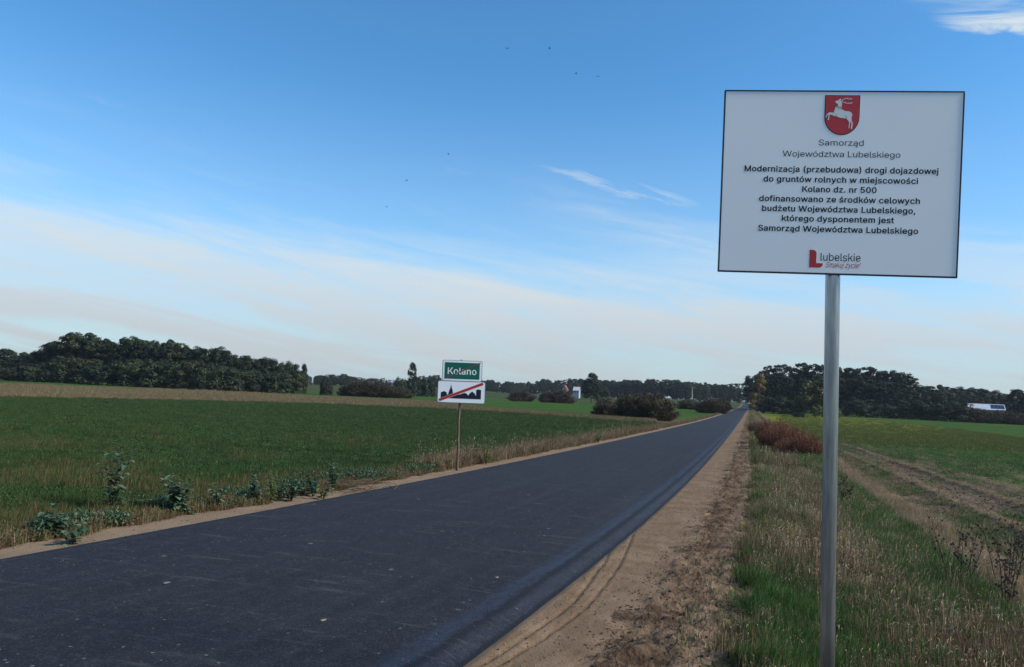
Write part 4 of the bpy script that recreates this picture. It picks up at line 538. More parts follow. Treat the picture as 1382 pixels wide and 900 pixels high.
STROKED = {'w': (565, [_diag(10, 382, 130, 0, 58), _diag(130, 0, 252, 382, 58), _diag(252, 382, 372, 0, 58), _diag(372, 0, 494, 382, 58)]),
           'W': (715, [_diag(15, 509, 160, 0, 62), _diag(160, 0, 322, 509, 62), _diag(322, 509, 484, 0, 62), _diag(484, 0, 632, 509, 62)]),
           'M': (620, [_diag(60, 0, 60, 509, 60), _diag(500, 0, 500, 509, 60), _diag(62, 509, 280, 0, 62), _diag(280, 0, 496, 509, 62)]),
           'k': (385, [_diag(55, 0, 55, 530, 54), _diag(98, 140, 290, 382, 70), _diag(170, 240, 305, 0, 68)]),
           'K': (480, [_diag(60, 0, 60, 509, 62), _diag(112, 185, 372, 509, 80), _diag(200, 300, 398, 0, 78)])}
def text_mesh(txt, bold=0.0, shear=0.0, spacing=1.0):
    """letters as filled outlines, capital height .509; heavy weight by thickened overlapping strokes, each a hair nearer"""
    V = []; F = []; x = 0.0
    sh = [(0, 0)] if bold <= 0 else [(-bold, 0), (bold, 0), (0, bold * .8), (0, -bold * .5), (-bold * .7, bold * .6), (bold * .7, bold * .6), (bold * .7, -bold * .4), (-bold * .7, -bold * .4)]
    for ch in txt:
        if ch in STROKED:
            adv, qs = STROKED[ch]; parts = [([c for p in q for c in p], [0, 1, 2, 0, 2, 3]) for q in qs]
        else:
            adv, vv, ff = GLYPHS[ch]; parts = [(vv, ff)] if vv else []
        for pi, (vv, ff) in enumerate(parts):
            for k, (dx, dy) in enumerate(sh):
                b = len(V)
                V += [(x + vv[i] / 1000 + dx + shear * vv[i + 1] / 1000, vv[i + 1] / 1000 + dy, -.00002 * (k + 8 * pi)) for i in range(0, len(vv), 2)]
                F += [tuple(b + ff[i + j] for j in range(3)) for i in range(0, len(ff), 3)]
        x += adv / 1000 * spacing + bold * 1.2
    me = bpy.data.meshes.new('lettering'); me.from_pydata(V, [], F); return me
def lettering(txt, xl, xr, base, h, material, parent, y, bold=0.0, shear=0.0, ref='S', slant=0.0, spacing=1.0, name='lettering'):
    """text in the XZ plane: left and right ends, baseline and capital height are given"""
    me = text_mesh(txt, bold, shear, spacing); n = len(me.vertices); co = np.zeros(n * 3, np.float32); me.vertices.foreach_get('co', co); co = co.reshape(-1, 3)
    sx = (xr - xl) / (co[:, 0].max() - co[:, 0].min()); sz = h / .509
    x = xl + (co[:, 0] - co[:, 0].min()) * sx; z = base + co[:, 1] * sz + (x - xl) * slant
    me.vertices.foreach_set('co', np.stack([x, y + co[:, 2], z], -1).astype(np.float32).ravel()); me.update()
    me.materials.clear(); me.materials.append(material)
    o = link(bpy.data.objects.new(name, me), parent); o['kind'] = 'stuff'; return o

# ------------------------------------------------------------------ the information board
BC = Vector((1.6669, 3.7725, 2.7497)); EX = Vector((.99556, -.0941, -.0003)).normalized(); EZ = Vector((-.008, -.0875, .9961)).normalized()
EY = EZ.cross(EX).normalized()
BM = Matrix((EX, EY, EZ)).transposed().to_4x4(); BM.translation = BC
pole_top = BC + EX * (-.016) + EZ * (.36) + EY * .055
pole_bot = Vector((1.735, 4.02, -.45))
g0 = Vector((pole_bot.x, pole_bot.y, gz(pole_bot.x, pole_bot.y)))
board = empty('information_board', g0)
tag(board, 'white information board with red stag shield and black Polish text on a galvanised pole', 'sign')
W2, H2 = .600, .4776
def bpart(mb, name, mats, parent, smooth=False):
    o = mb.build(name, mats, parent, smooth); return o
INV = Matrix.Translation(-g0) @ BM
mb = MB(); mb.box((0, 0, 0), (2 * W2 - .012, .012, 2 * H2 - .012))
panel = mb.build('panel', [M_BOARD], board); panel.matrix_local = INV
mb = MB()
for c, d in (((0, .001, H2 - .002), (2 * W2, .020, .005)), ((0, .001, -H2 + .004), (2 * W2, .022, .008)),
             ((-W2 + .002, .001, .0005), (.005, .020, 2 * H2 - .016)), ((W2 - .002, .001, .0005), (.005, .020, 2 * H2 - .016))):
    mb.box(c, d)
rim = mb.build('rim', [M_EDGE], panel)
FY = -.0068
R = lambda *a, **k: lettering(*a, parent=panel, y=FY, **k)
BO = .011
R('Samorząd', -.1123, .1128, .1936, .0300, M_BLACK, bold=-.004)
R('Województwa Lubelskiego', -.2926, .2975, .1340, .0300, M_BLACK, bold=-.004)
for txt, xl, xr, zb in (('Modernizacja (przebudowa) drogi dojazdowej', -.4841, .4881, .0537), ('do gruntów rolnych w miejscowości', -.3857, .3899, .0013),
                        ('Kolano dz. nr 500', -.1865, .1867, -.0494), ('dofinansowano ze środków celowych', -.4038, .4029, -.1012),
                        ('budżetu Województwa Lubelskiego,', -.3868, .3826, -.1525), ('którego dysponentem jest', -.2842, .2793, -.2032),
                        ('Samorząd Województwa Lubelskiego', -.4026, .4001, -.2562)):
    R(txt, xl, xr, zb, .0295, M_BLACK, bold=.021)
R('lubelskie', -.0799, .1203, -.4055, .040, M_BLACK, bold=.0)
R('Smakuj życie!', -.0534, .1229, -.4405, .029, M_RED, bold=-.002, shear=.45)
def arc(cx, cz, rx, rz, a0, a1, n):
    return [(cx + rx * math.cos(math.radians(a0 + (a1 - a0) * i / n)), cz + rz * math.sin(math.radians(a0 + (a1 - a0) * i / n))) for i in range(n + 1)]
# red L of the emblem: rounded top right, rounded lower right
mb = MB(); mb.prism([(-.136, -.442)] + arc(-.086, -.425, .018, .017, -90, 0, 6)[0:6] + [(-.068, -.419), (-.101, -.419)] + arc(-.121, -.369, .020, .019, 0, 90, 6) + [(-.136, -.350)], FY, FY + .001)
mb.build('emblem', [M_RED], panel)
# shield: outline, red field and the leaping stag with a gold crown round its neck
def shield(x0, x1, zt, zb):
    cx = (x0 + x1) / 2; r = (x1 - x0) / 2; zc_ = zb + r * 1.05
    return [(x0, zt)] + [(cx + r * math.cos(math.radians(a)), zc_ + (zc_ - zb) * math.sin(math.radians(a))) for a in range(180, 361, 12)] + [(x1, zt)]
mb = MB(); mb.prism(shield(-.0895, .0865, .4545, .2478), FY, FY + .001); sh = mb.build('shield', [M_BLACK], panel)
mb = MB(); mb.prism(shield(-.0855, .0825, .4505, .2520), FY - .0008, FY + .0002); mb.build('shield_field', [M_RED], panel)
def px2b(pts):     # measured on an enlargement of the shield: 590 units wide, 690 high
    return [(-.0895 + (x - 180) / 590 * .176, .4545 - (y - 118) / 690 * .2067) for x, y in pts]
body = [(352, 330), (385, 335), (460, 360), (520, 392), (590, 398), (632, 420), (648, 460), (634, 500), (640, 560), (660, 600), (652, 690), (640, 706),
        (630, 690), (640, 600), (612, 568), (618, 600), (606, 680), (604, 694), (592, 688), (600, 600), (592, 570), (548, 520), (500, 516), (440, 508), (385, 485),
        (350, 478), (300, 462), (268, 452), (262, 480), (258, 545), (246, 552), (236, 540), (246, 500), (252, 452), (225, 470), (212, 508), (202, 500), (214, 458),
        (245, 428), (270, 414), (320, 424), (338, 400), (352, 362)]
neck = [(352, 330), (385, 318), (400, 290), (395, 262), (372, 262), (358, 250), (345, 240), (350, 226), (378, 212), (412, 202), (428, 182), (448, 180),
        (450, 204), (464, 222), (466, 270), (462, 330), (468, 362), (440, 362)]
stag = MB()
stag.prism(px2b(body)[::-1], FY - .0014, FY - .0002); stag.prism(px2b(neck)[::-1], FY - .00145, FY - .0002)
def stroke(mb, pts, w, mi=0, y=FY - .0015):
    P = [Vector((a, 0, b)) for a, b in px2b(pts)]
    for a, b in zip(P, P[1:]):
        d = (b - a).normalized(); n = Vector((-d.z, 0, d.x)) * w / 2
        mb.add([(q.x, y, q.z) for q in (a - n - d * w * .3, b - n + d * w * .3, b + n + d * w * .3, a + n - d * w * .3)], [(0, 1, 2, 3)], mi)
for pts in ([(464, 220), (490, 190), (540, 178), (600, 188), (636, 180)], [(500, 188), (520, 166)], [(545, 178), (565, 162)], [(590, 186), (606, 168)],
            [(466, 226), (500, 246), (550, 262), (610, 262), (640, 248)], [(510, 250), (530, 232)], [(556, 262), (574, 242)], [(600, 262), (618, 240)], [(480, 205), (478, 186)]):
    stroke(stag, pts, .0028)
stag.build('stag', [M_PWHITE], panel)
mb = MB(); 
for pts in ([(372, 308), (400, 325), (440, 340), (470, 352)], [(372, 308), (372, 290)], [(405, 322), (410, 304)], [(440, 336), (448, 318)]): stroke(mb, pts, .0042 if len(pts) > 2 else .003, y=FY - .0019)
mb.build('collar', [M_GOLD], panel)
mb = MB()
for pts in ([(378, 440), (374, 478)], [(338, 402), (334, 440)], [(530, 470), (545, 500), (560, 520)], [(458, 190), (452, 232)], [(350, 236), (372, 232)]): stroke(mb, pts, .0018, y=FY - .0021)
mb.build('contour', [M_BLACK], panel)['kind'] = 'stuff'
# pole, clamps with bolts, cap, back rails
mb = MB(); d_ = (pole_top - pole_bot); mb.tube([pole_bot - g0 + d_ * t for t in (0, .25, .5, .75, 1)], .0365, n=28)
pole = mb.build('pole', [M_GALV], board, smooth=True)
for zc_ in (.26, -.26):
    mb = MB(); mb.box((-.016, .011, zc_), (.9, .010, .035)); rail = mb.build('rail', [M_GALV], board); rail.matrix_local = INV
    mb = MB()
    mb.tube([(-.016 + .042 * math.cos(a), .055 + .042 * math.sin(a), zc_) for a in [math.radians(v) for v in range(0, 181, 20)]], .005, n=6)
    mb.box((-.07, .020, zc_), (.036, .008, .03)); mb.box((.038, .020, zc_), (.036, .008, .03))
    cl = mb.build('clamp', [M_GALV], board); cl.matrix_local = INV
    for bx in (-.074, .042):
        mb = MB(); mb.tube([(bx, .024, zc_), (bx, .034, zc_)], .007, n=6); mb.build('bolt', [M_GALV], cl)
mb = MB(); mb.tube([pole_top - g0, pole_top - g0 + d_.normalized() * .012], .039, n=20); mb.build('cap', [M_EDGE], board)

# ------------------------------------------------------------------ end-of-village sign
sx, sy = -1.14, 17.3; sz = gz(sx, sy)
ts = empty('town_sign', (sx, sy, sz), 0)
tag(ts, 'green and white end of village sign struck through in red on a thin wooden stake', 'sign')
ts.rotation_euler = (0, math.radians(-.3), math.radians(1))
def zpx(y): return 0
S0 = 17.36 / 998.0   # metres per photo pixel there
UZ0, UZ1 = 2.075, 2.54; LZ0, LZ1 = 1.57, 2.055; X0 = .03
def rrect(w, z0, z1, r, cx=0):
    o = []
    for (a, b, s0) in ((cx + w / 2 - r, z0 + r, -90), (cx + w / 2 - r, z1 - r, 0), (cx - w / 2 + r, z1 - r, 90), (cx - w / 2 + r, z0 + r, 180)):
        o += arc(a, b, r, r, s0, s0 + 90, 4)
    return o
mb = MB(); mb.prism(rrect(.90, UZ0, UZ1, .03, X0), -.060, -.046); up = mb.build('name_plate', [M_SIGNW], ts)
mb = MB(); mb.prism(rrect(.93, UZ0 - .012, UZ1 + .012, .035, X0), -.0455, -.030); mb.build('plate_back', [M_SIGNBACK], up)
mb = MB(); mb.prism(rrect(.815, UZ0 + .042, UZ1 - .042, .012, X0), -.0625, -.0605); mb.build('green_field', [M_GREEN], up)
lettering('Kolano', X0 - .335, X0 + .335, UZ0 + .150, .150, M_PWHITE, up, -.0640, bold=.014)
mb = MB(); a = Vector((X0 - .40, 0, UZ0 + .045)); b = Vector((X0 + .42, 0, UZ1 - .035)); n = Vector((-(b - a).z, 0, (b - a).x)).normalized() * .012
mb.add([(p.x, -.0655, p.z) for p in (a - n, b - n, b + n, a + n)], [(0, 1, 2, 3)]); mb.build('strike', [M_REDBR], up)
mb = MB(); mb.prism(rrect(1.08, LZ0, LZ1, .035, X0), -.060, -.046); lo_ = mb.build('village_plate', [M_SIGNW], ts)
mb = MB(); mb.prism(rrect(1.11, LZ0 - .010, LZ1 + .008, .04, X0), -.0455, -.030); mb.build('plate_back', [M_SIGNBACK], lo_)
def q2(pts): return [(X0 - .54 + (x - 135) / 745 * 1.08, LZ1 - (y - 450) / 335 * (LZ1 - LZ0)) for x, y in pts]
sil = [(183, 720), (183, 630), (200, 622), (235, 608), (275, 630), (280, 662), (300, 662), (318, 590), (330, 560), (342, 500), (354, 555), (368, 590), (375, 640),
       (470, 660), (560, 625), (598, 640), (625, 668), (640, 635), (680, 600), (722, 630), (742, 665), (748, 662), (748, 570), (785, 562), (825, 572), (825, 720)]
mb = MB(); mb.prism(q2(sil)[::-1], -.0625, -.0605); mb.build('silhouette', [M_NAVY], lo_)
def band(mb, pa, pb, w, y):
    a, b = [Vector((p[0], 0, p[1])) for p in q2([pa, pb])]; n = Vector((-(b - a).z, 0, (b - a).x)).normalized() * w
    mb.add([(p.x, y, p.z) for p in (a - n, b - n, b + n, a + n)], [(0, 1, 2, 3)])
mb = MB(); band(mb, (165, 752), (850, 470), .034, -.0640); mb.build('strike_edge', [M_PINK], lo_)
mb = MB(); band(mb, (158, 753), (852, 468), .022, -.0652); mb.build('strike', [M_STRIPE], lo_)
mb = MB(); mb.tube([(0, 0, -.3), (.012, 0, .5), (-.006, .0, 1.1), (.006, 0, 1.7), (0, 0, 2.57)], [.030, .030, .028, .027, .026], n=9)
mb.build('stake', [M_STAKE], ts, smooth=True)
for z_ in (LZ0 + .12, LZ1 - .10, UZ0 + .1, UZ1 - .08):
    mb = MB(); mb.box((0, -.012, z_), (.30, .030, .03)); mb.build('bracket', [M_SIGNBACK], ts)

# ------------------------------------------------------------------ trees and bushes
rng = np.random.default_rng(7)
M_BARK = mat('bark', [(.06, .048, .038), (.11, .09, .075)], scale=3, rough=.95, bump=.03, bscale=6)
M_BARKP = mat('pine_bark', [(.09, .055, .038), (.14, .085, .055)], scale=3, rough=.95)
M_BIRCH = mat('birch_bark', [(.55, .54, .50), (.40, .39, .36)], scale=3, rough=.8, stretch=(1, 1, 8))
M_LEAF = mat('leaf_dark_green', [(.007, .015, .008), (.019, .032, .014), (.044, .058, .023)], scale=4, rough=.75, rnd=.30, rnd_hue=.03, trans=.12)
M_LEAFO = mat('leaf_olive', [(.015, .022, .009), (.034, .041, .015), (.062, .064, .024)], scale=4, rough=.75, rnd=.25, rnd_hue=.03, trans=.12)
M_PINE = mat('pine_needles', [(.007, .015, .009), (.018, .031, .016), (.038, .052, .025)], scale=5, rough=.8, rnd=.22, rnd_hue=.02, trans=.05)
M_WILLOW = mat('willow_twigs', [(.075, .056, .034), (.062, .060, .030), (.095, .072, .046)], scale=4, rough=.85, rnd=.22, rnd_hue=.03, trans=.08)
M_OLIVE = mat('leaf_light_olive', [(.040, .048, .018), (.070, .075, .026), (.095, .090, .032)], scale=4, rough=.75, trans=.12)
M_AUTUMN = mat('leaf_autumn', [(.06, .055, .018), (.15, .10, .022), (.21, .14, .03)], scale=3, rough=.7, trans=.15)

def unit(n):
    v = rng.normal(size=(n, 3)); return v / np.linalg.norm(v, axis=1, keepdims=True)
def leaf_cards(P, Nrm, size, aspect=.6, flat=.5):
    """one bent four-cornered leaf clump at each point, facing roughly along Nrm"""
    n = len(P); nn = Nrm + unit(n) * flat; nn /= np.linalg.norm(nn, axis=1, keepdims=True)
    t = np.cross(nn, unit(n)); t /= np.linalg.norm(t, axis=1, keepdims=True); b = np.cross(nn, t)
    s = (size * rng.uniform(.55, 1.35, n))[:, None]; a = aspect
    V = np.stack([P - t * s, P - b * s * a + nn * s * .25, P + t * s, P + b * s * a + nn * s * .25], 1).reshape(-1, 3)
    return V, np.arange(4 * n).reshape(n, 4)
def blobs_for(kind, n):
    B = []
    for i in range(n * 3):
        h = rng.uniform(0, 1); a = rng.uniform(0, 2 * math.pi)
        if kind == 'b':     z = .16 + .84 * h; w = math.sin(math.pi * min(1, max(.05, (z - .02) / 1.02)) ** .85) ** .6 * .40; r = rng.uniform(.06, .14)
        elif kind == 'c':   z = .12 + .88 * h; w = (1 - (abs(z - .58) / .46) ** 2.6) if abs(z - .58) < .46 else .02; w = max(w, .02) ** .5 * .42; r = rng.uniform(.06, .13)
        elif kind == 'n':   z = .26 + .74 * h; w = max(.03, 1 - (abs(z - .66) / .44) ** 2) ** .5 * .44; r = rng.uniform(.07, .13)
        elif kind == 'p':   z = .04 + .96 * h; w = max(.03, (1 - z) ** .75 * (z + .1) ** .35) * .62; r = rng.uniform(.10, .17)
        elif kind == 'y':   z = .08 + .92 * h; w = max(.03, (1 - z) ** .6) * .44; r = rng.uniform(.10, .16)
        else:               z = .04 + .88 * h; w = max(.03, 1 - z ** 2.2) ** .5 * .42; r = rng.uniform(.07, .16)
        q = rng.uniform(.35, 1) ** .5 * w
        B.append((q * math.cos(a), q * math.sin(a), z, r)); 
        if len(B) >= n: break
    return np.array(B)
ASPECT = {'b': .62, 'c': .62, 'n': .50, 'p': .55, 'y': .55, 'u': 1.6, 'o': 1.6, 'g': 1.1}   # width over height of the finished tree
def crown_mesh(name, kind, nb, nl, size, m, thin=.6, asp=1.0):
    B = blobs_for(kind, nb); k = rng.integers(0, nb, nl); d = unit(nl); d[:, 2] = np.abs(d[:, 2]) * np.where(rng.uniform(size=nl) < .75, 1, -1)
    zr = {'n': .75, 'p': 1.5, 'u': .9}.get(kind, .9) * asp
    rr = B[k, 3] * rng.uniform(.55, 1.12, nl) ** .6
    P = B[k, :3] + d * rr[:, None] * np.array([1, 1, zr])
    far_ = rng.uniform(size=nl) < .05; P[far_, :2] *= rng.uniform(1.0, 1.16, far_.sum())[:, None]; P[far_, 2] += rng.uniform(-.01, .035, far_.sum())   # stray sprays
    P[:, 2] = np.clip(P[:, 2], .01, None)
    V, F = leaf_cards(P * [1, 1, 1 / asp], d + np.array([0, 0, .3]), size, thin); V[:, 2] *= asp
    return mesh_np(name, V, F, [m])
def willow_mesh(name, nstem, nl, m):
    """dense upright twiggy bush: sprays of narrow slivers fanning from the ground"""
    P = []; T = []
    for i in range(nstem):
        a = rng.uniform(0, 2 * math.pi); lean = rng.uniform(0, 1) ** .6; b = np.array([math.cos(a) * .30 * lean, math.sin(a) * .30 * lean, 0])
        top = np.array([math.cos(a) * .50 * lean, math.sin(a) * .50 * lean, math.sqrt(max(.06, 1 - lean ** 2.6)) * rng.uniform(.72, 1.02)])
        n = nl // nstem; t = rng.uniform(.05, 1, n)[:, None] ** .8
        P.append(b + (top - b) * t + rng.normal(size=(n, 3)) * .032); T.append(np.repeat((top - b)[None], n, 0))
    P = np.concatenate(P); T = np.concatenate(T); n = len(P)
    T = T / np.linalg.norm(T, axis=1, keepdims=True) + unit(n) * .55; T /= np.linalg.norm(T, axis=1, keepdims=True)
    S = np.cross(T, unit(n)); S /= np.linalg.norm(S, axis=1, keepdims=True)
    l = rng.uniform(.022, .055, n)[:, None]; w = rng.uniform(.004, .011, n)[:, None]
    V = np.stack([P - T * l, P - S * w, P + T * l, P + S * w], 1).reshape(-1, 3); V[:, 2] = np.clip(V[:, 2], -.02, None)
    return mesh_np(name, V, np.arange(4 * n).reshape(n, 4), [m])
def trunk_mesh(name, h, r, limbs, m, lean=.03):
    mb = MB(); mb.tube([(0, 0, -.03), (lean * .4, 0, h * .4), (lean, lean * .5, h * .75), (lean * .6, lean, h)], [r, r * .8, r * .55, r * .15], n=7)
    for i in range(limbs):
        a = i * 2.4 + rng.uniform(-.4, .4); z0 = h * rng.uniform(.35, .8); L_ = rng.uniform(.18, .36)
        p0 = Vector((lean * .6, 0, z0)); p1 = p0 + Vector((math.cos(a) * L_ * .6, math.sin(a) * L_ * .6, L_ * .35)); p2 = p0 + Vector((math.cos(a) * L_, math.sin(a) * L_, L_ * .75))
        mb.tube([p0, p1, p2], [r * .4, r * .25, r * .07], n=5)
    return mb.mesh(name, [m], True)
VAR = {}
for kind, n_, nb, nl, size, m, tr in (('b', 5, 80, 6000, .031, M_LEAF, (.85, .018, 7)), ('c', 3, 70, 6000, .031, M_LEAFO, (.85, .018, 7)), ('n', 4, 60, 5200, .032, M_PINE, (.93, .014, 6)),
                                  ('p', 3, 44, 3600, .036, M_LEAF, (.8, .02, 3)), ('u', 4, 50, 4200, .026, M_LEAF, (.5, .014, 6)), ('o', 2, 34, 4200, .026, M_LEAFO, (.5, .014, 6)),
                                  ('y', 1, 34, 4200, .034, M_AUTUMN, (.85, .018, 6)), ('g', 1, 60, 5200, .026, M_OLIVE, (.5, .014, 6))):
    VAR[kind] = [(crown_mesh('crown', {'o': 'u', 'g': 'u'}.get(kind, kind), nb, nl, size, m, .6, ASPECT[kind]), trunk_mesh('trunk', *tr, M_BARKP if kind == 'n' else M_BARK)) for _ in range(n_)]
VAR['r'] = [(willow_mesh('crown', 90, 13000, M_WILLOW), trunk_mesh('trunk', .35, .012, 6, M_BARK)) for _ in range(3)]
def plant_tree(x, y, h, w, kind, label, group=None, name='tree', cat='tree', autumn=False):
    vs = VAR[kind]; cm, tm = vs[int(rng.integers(len(vs)))]
    r = empty(name, (x, y, gz(x, y) - (.7 if kind == 'g' else .05)), float(rng.uniform(0, 6.28))); r.scale = (w, w, h); tag(r, label, cat, group)
    link(bpy.data.objects.new('trunk' if name != 'bush' else 'stems', tm), r); link(bpy.data.objects.new('crown' if name != 'bush' else 'foliage', cm), r)
    return r

ORD = ['first', 'second', 'third', 'fourth', 'fifth', 'sixth', 'seventh', 'eighth', 'ninth', 'tenth', 'eleventh']
GL = 'trees of the dark wood on the left'; cnt = {}
def nth(key):
    cnt[key] = cnt.get(key, 0) + 1; return ORD[cnt[key] - 1]
for i, (x, y, h, w, k) in enumerate(LEFT_WOOD):
    w *= 1.22 if k in 'bc' else (1.25 if k == 'u' else 1.15)
    if k == 'u':
        sec = 'under the tallest left trees' if x < -111 else 'at the foot of the left wood, middle part' if x < -90 else 'at the foot of the left wood, right part'
        plant_tree(x, y, h, w, 'u' if i % 3 else 'o', nth(sec) + ' low rounded shrub from the left ' + sec, 'shrubs along the foot of the left wood', 'bush', 'bush'); continue
    if i == 6: lab = 'tallest tree of the left wood with a broad open dark crown'
    elif i == 29: lab = 'small round-headed tree ending the left wood on its right side'
    elif k == 'p': lab = nth('p') + ' narrow pointed tree from the left near the right end of the left wood'
    elif i < 4: lab = nth('a') + ' dark tree from the left edge, before the high hump of the left wood'
    elif i < 6: lab = ('outermost' if i == 4 else 'adjoining') + ' dark tree on the left slope of the high hump of the left wood'
    elif i < 9: lab = nth('c') + ' dark tree just right of the tallest one in the left wood'
    elif i < 17: lab = nth('d') + ' dark tree from the left in the long middle hump of the left wood'
    else: lab = nth('e') + ' dark tree from the left in the last hump before the pointed trees'
    plant_tree(x, y, h, w, k, lab, GL)
for i, (x, y, h, w, k) in enumerate(RIGHT_GROVE):
    side = 'left' if x < 127.6 else 'right'
    if i == 15: lab = 'last low pine where the right grove slopes down to the right'
    elif i < 16: lab = nth('g' + side) + ' tall skyline pine from the left in the grove ' + side + ' of the steel pole'
    else: lab = nth('f' + side) + ' low front pine from the left in the grove ' + side + ' of the steel pole'
    plant_tree(x, y, h, w * (1.2 if i not in (0, 16) else .8), k, lab, 'pines of the grove on the right', 'pine_tree')
for i, (x, y, h, w, k) in enumerate(RIGHT_WOOD):
    kk = 'o' if i in (10, 11) else k
    lab = {10: 'olive round-topped tree at the left of the far right wood', 11: 'small olive tree beside the round-topped one right of the grove', 8: 'rounded tree rising at the right edge of the photo behind the sand pile',
           9: 'taller rounded tree cut by the right edge of the photo'}.get(i) or (nth('h') + ' dark tree from the left in the wood behind the white-roofed building' if i > 3 else nth('i') + ' dark tree from the left between the right grove and the white-roofed building')
    plant_tree(x, y, h, w * 1.2, kk, lab, None if i in (8, 9, 10, 11) else 'trees of the wood at the far right')
BL = ['low grey-green bush right of the yellow tree by the road end', 'low bush between the roadside yellow tree and the large olive tree', 'large olive round tree directly left of the steel pole across the field',
      'rounded dark bush right of the steel pole below the grove', 'second dark bush right of the steel pole at the field edge', 'low wide bush under the right end of the pine grove',
      'tall dark bush at the left start of the long hedge on the right', 'dark bush in the middle of the long hedge on the right', 'dark bush touching the left end of the white-roofed building',
      'brown bush in front of the white-roofed building', 'brown bush hiding the right end of the white-roofed building', 'low brown bush below the sand pile at the right edge', 'tiny dark shrub on the field at the foot of the large olive tree']
for i, (x, y, h, w, k) in enumerate(BUSHES_R):
    big = i == 2
    plant_tree(x, y, h * (1.03 if big else 1), w * (1.15 if big else 1.25), 'g' if big else k, BL[i], None, 'tree' if big else 'bush', 'tree' if big else 'bush')
for x, y, h, w, k in AUTUMN: plant_tree(x * .91 + .9, y * .91, h * .95, w * 1.35, 'y', 'yellowing autumn tree at the left end of the pine grove beside the road', None)
LBL = ['slender tall dark tree standing alone left of the green town sign', 'dark bush on the left of the slender lone tree', 'dark bush on the right of the slender lone tree', 'dark bush behind the left edge of the town sign',
       'tallest brown willow bush in the clump left of the town sign', 'brown willow bush in the middle of the clump left of the town sign', 'small brown bush at the left end of the willow clump', 'low brown bush at the right end of the willow clump',
       'small far bush just right of the left wood', 'tiny shrub in the field right of the left wood', 'brown rounded bush in the far green field right of the town sign', 'small brown bush between the rounded one and the far red roof',
       'brown bush in front of the far red roof', 'tall dark broad tree right of the far white house', 'low bush right of the tall tree beside the far white house',
       'leftmost and lowest part of the big willow thicket by the road', 'middle bush of the big willow thicket by the road', 'largest and nearest bush of the willow thicket left of the road',
       'brown bush left of the road towards its far end', 'long low brown bush beyond the big willow thicket', 'small round bush at the left side of the road end']
for i, (x, y, h, w, k) in enumerate(LEFT_BUSHES):
    tree = i in (0, 13)
    plant_tree(x, y, h, w * 1.25, k, LBL[i], None, 'tree' if tree else 'bush', 'tree' if tree else 'bush')
x, y, h, w, k = BIRCH[0]
bt = empty('birch_tree', (x, y, gz(x, y)), .5); bt.scale = (w, w, h); tag(bt, 'thin white-stemmed birch at the edge of the far wood left of the road', 'tree')
mb = MB(); mb.tube([(0, 0, -.02), (.03, 0, .4), (-.02, 0, .8), (0, 0, 1.0)], [.09, .075, .04, .012], n=6); mb.build('trunk', [M_BIRCH], bt)
link(bpy.data.objects.new('crown', crown_mesh('crown', 'c', 14, 350, .05, M_LEAFO)), bt)

# instancing of small plants and of the woods on the horizon (uncountable: one object each)
def scatter(name, meshes, pts, label, cat):
    """pts: rows of x, y, z, turn, scale, which mesh"""
    pts = np.asarray(pts, float)
    src = bpy.data.collections.new(name + '_kinds')
    for i, me in enumerate(meshes): src.objects.link(bpy.data.objects.new('%s_kind_%02d' % (name, i), me))
    me = bpy.data.meshes.new(name); me.vertices.add(len(pts)); me.vertices.foreach_set('co', pts[:, :3].astype(np.float32).ravel())
    for an, tp, arr in (('turn', 'FLOAT', pts[:, 3]), ('size', 'FLOAT', pts[:, 4])):
        me.attributes.new(an, tp, 'POINT').data.foreach_set('value', arr.astype(np.float32))
    me.attributes.new('which', 'INT', 'POINT').data.foreach_set('value', pts[:, 5].astype(np.int32))
    o = link(bpy.data.objects.new(name, me)); tag(o, label, cat, kind='stuff')
    g = bpy.data.node_groups.new(name, 'GeometryNodeTree')
    g.interface.new_socket('Geometry', in_out='INPUT', socket_type='NodeSocketGeometry'); g.interface.new_socket('Geometry', in_out='OUTPUT', socket_type='NodeSocketGeometry')
    N = g.nodes; L = g.links; gi = N.new('NodeGroupInput'); go = N.new('NodeGroupOutput')
    ip = N.new('GeometryNodeInstanceOnPoints'); ci = N.new('GeometryNodeCollectionInfo'); ci.inputs['Collection'].default_value = src
    ci.inputs['Separate Children'].default_value = True; ci.inputs['Reset Children'].default_value = True
    L.new(gi.outputs[0], ip.inputs['Points']); L.new(ci.outputs[0], ip.inputs['Instance']); ip.inputs['Pick Instance'].default_value = True
    def na(n, t):
        a = N.new('GeometryNodeInputNamedAttribute'); a.data_type = t; a.inputs['Name'].default_value = n; return a.outputs['Attribute']
    L.new(na('which', 'INT'), ip.inputs['Instance Index']); cx = N.new('ShaderNodeCombineXYZ'); L.new(na('turn', 'FLOAT'), cx.inputs[2])
    L.new(cx.outputs[0], ip.inputs['Rotation']); L.new(na('size', 'FLOAT'), ip.inputs['Scale']); L.new(ip.outputs[0], go.inputs[0])
    md = o.modifiers.new('scatter', 'NODES'); md.node_group = g
    return o
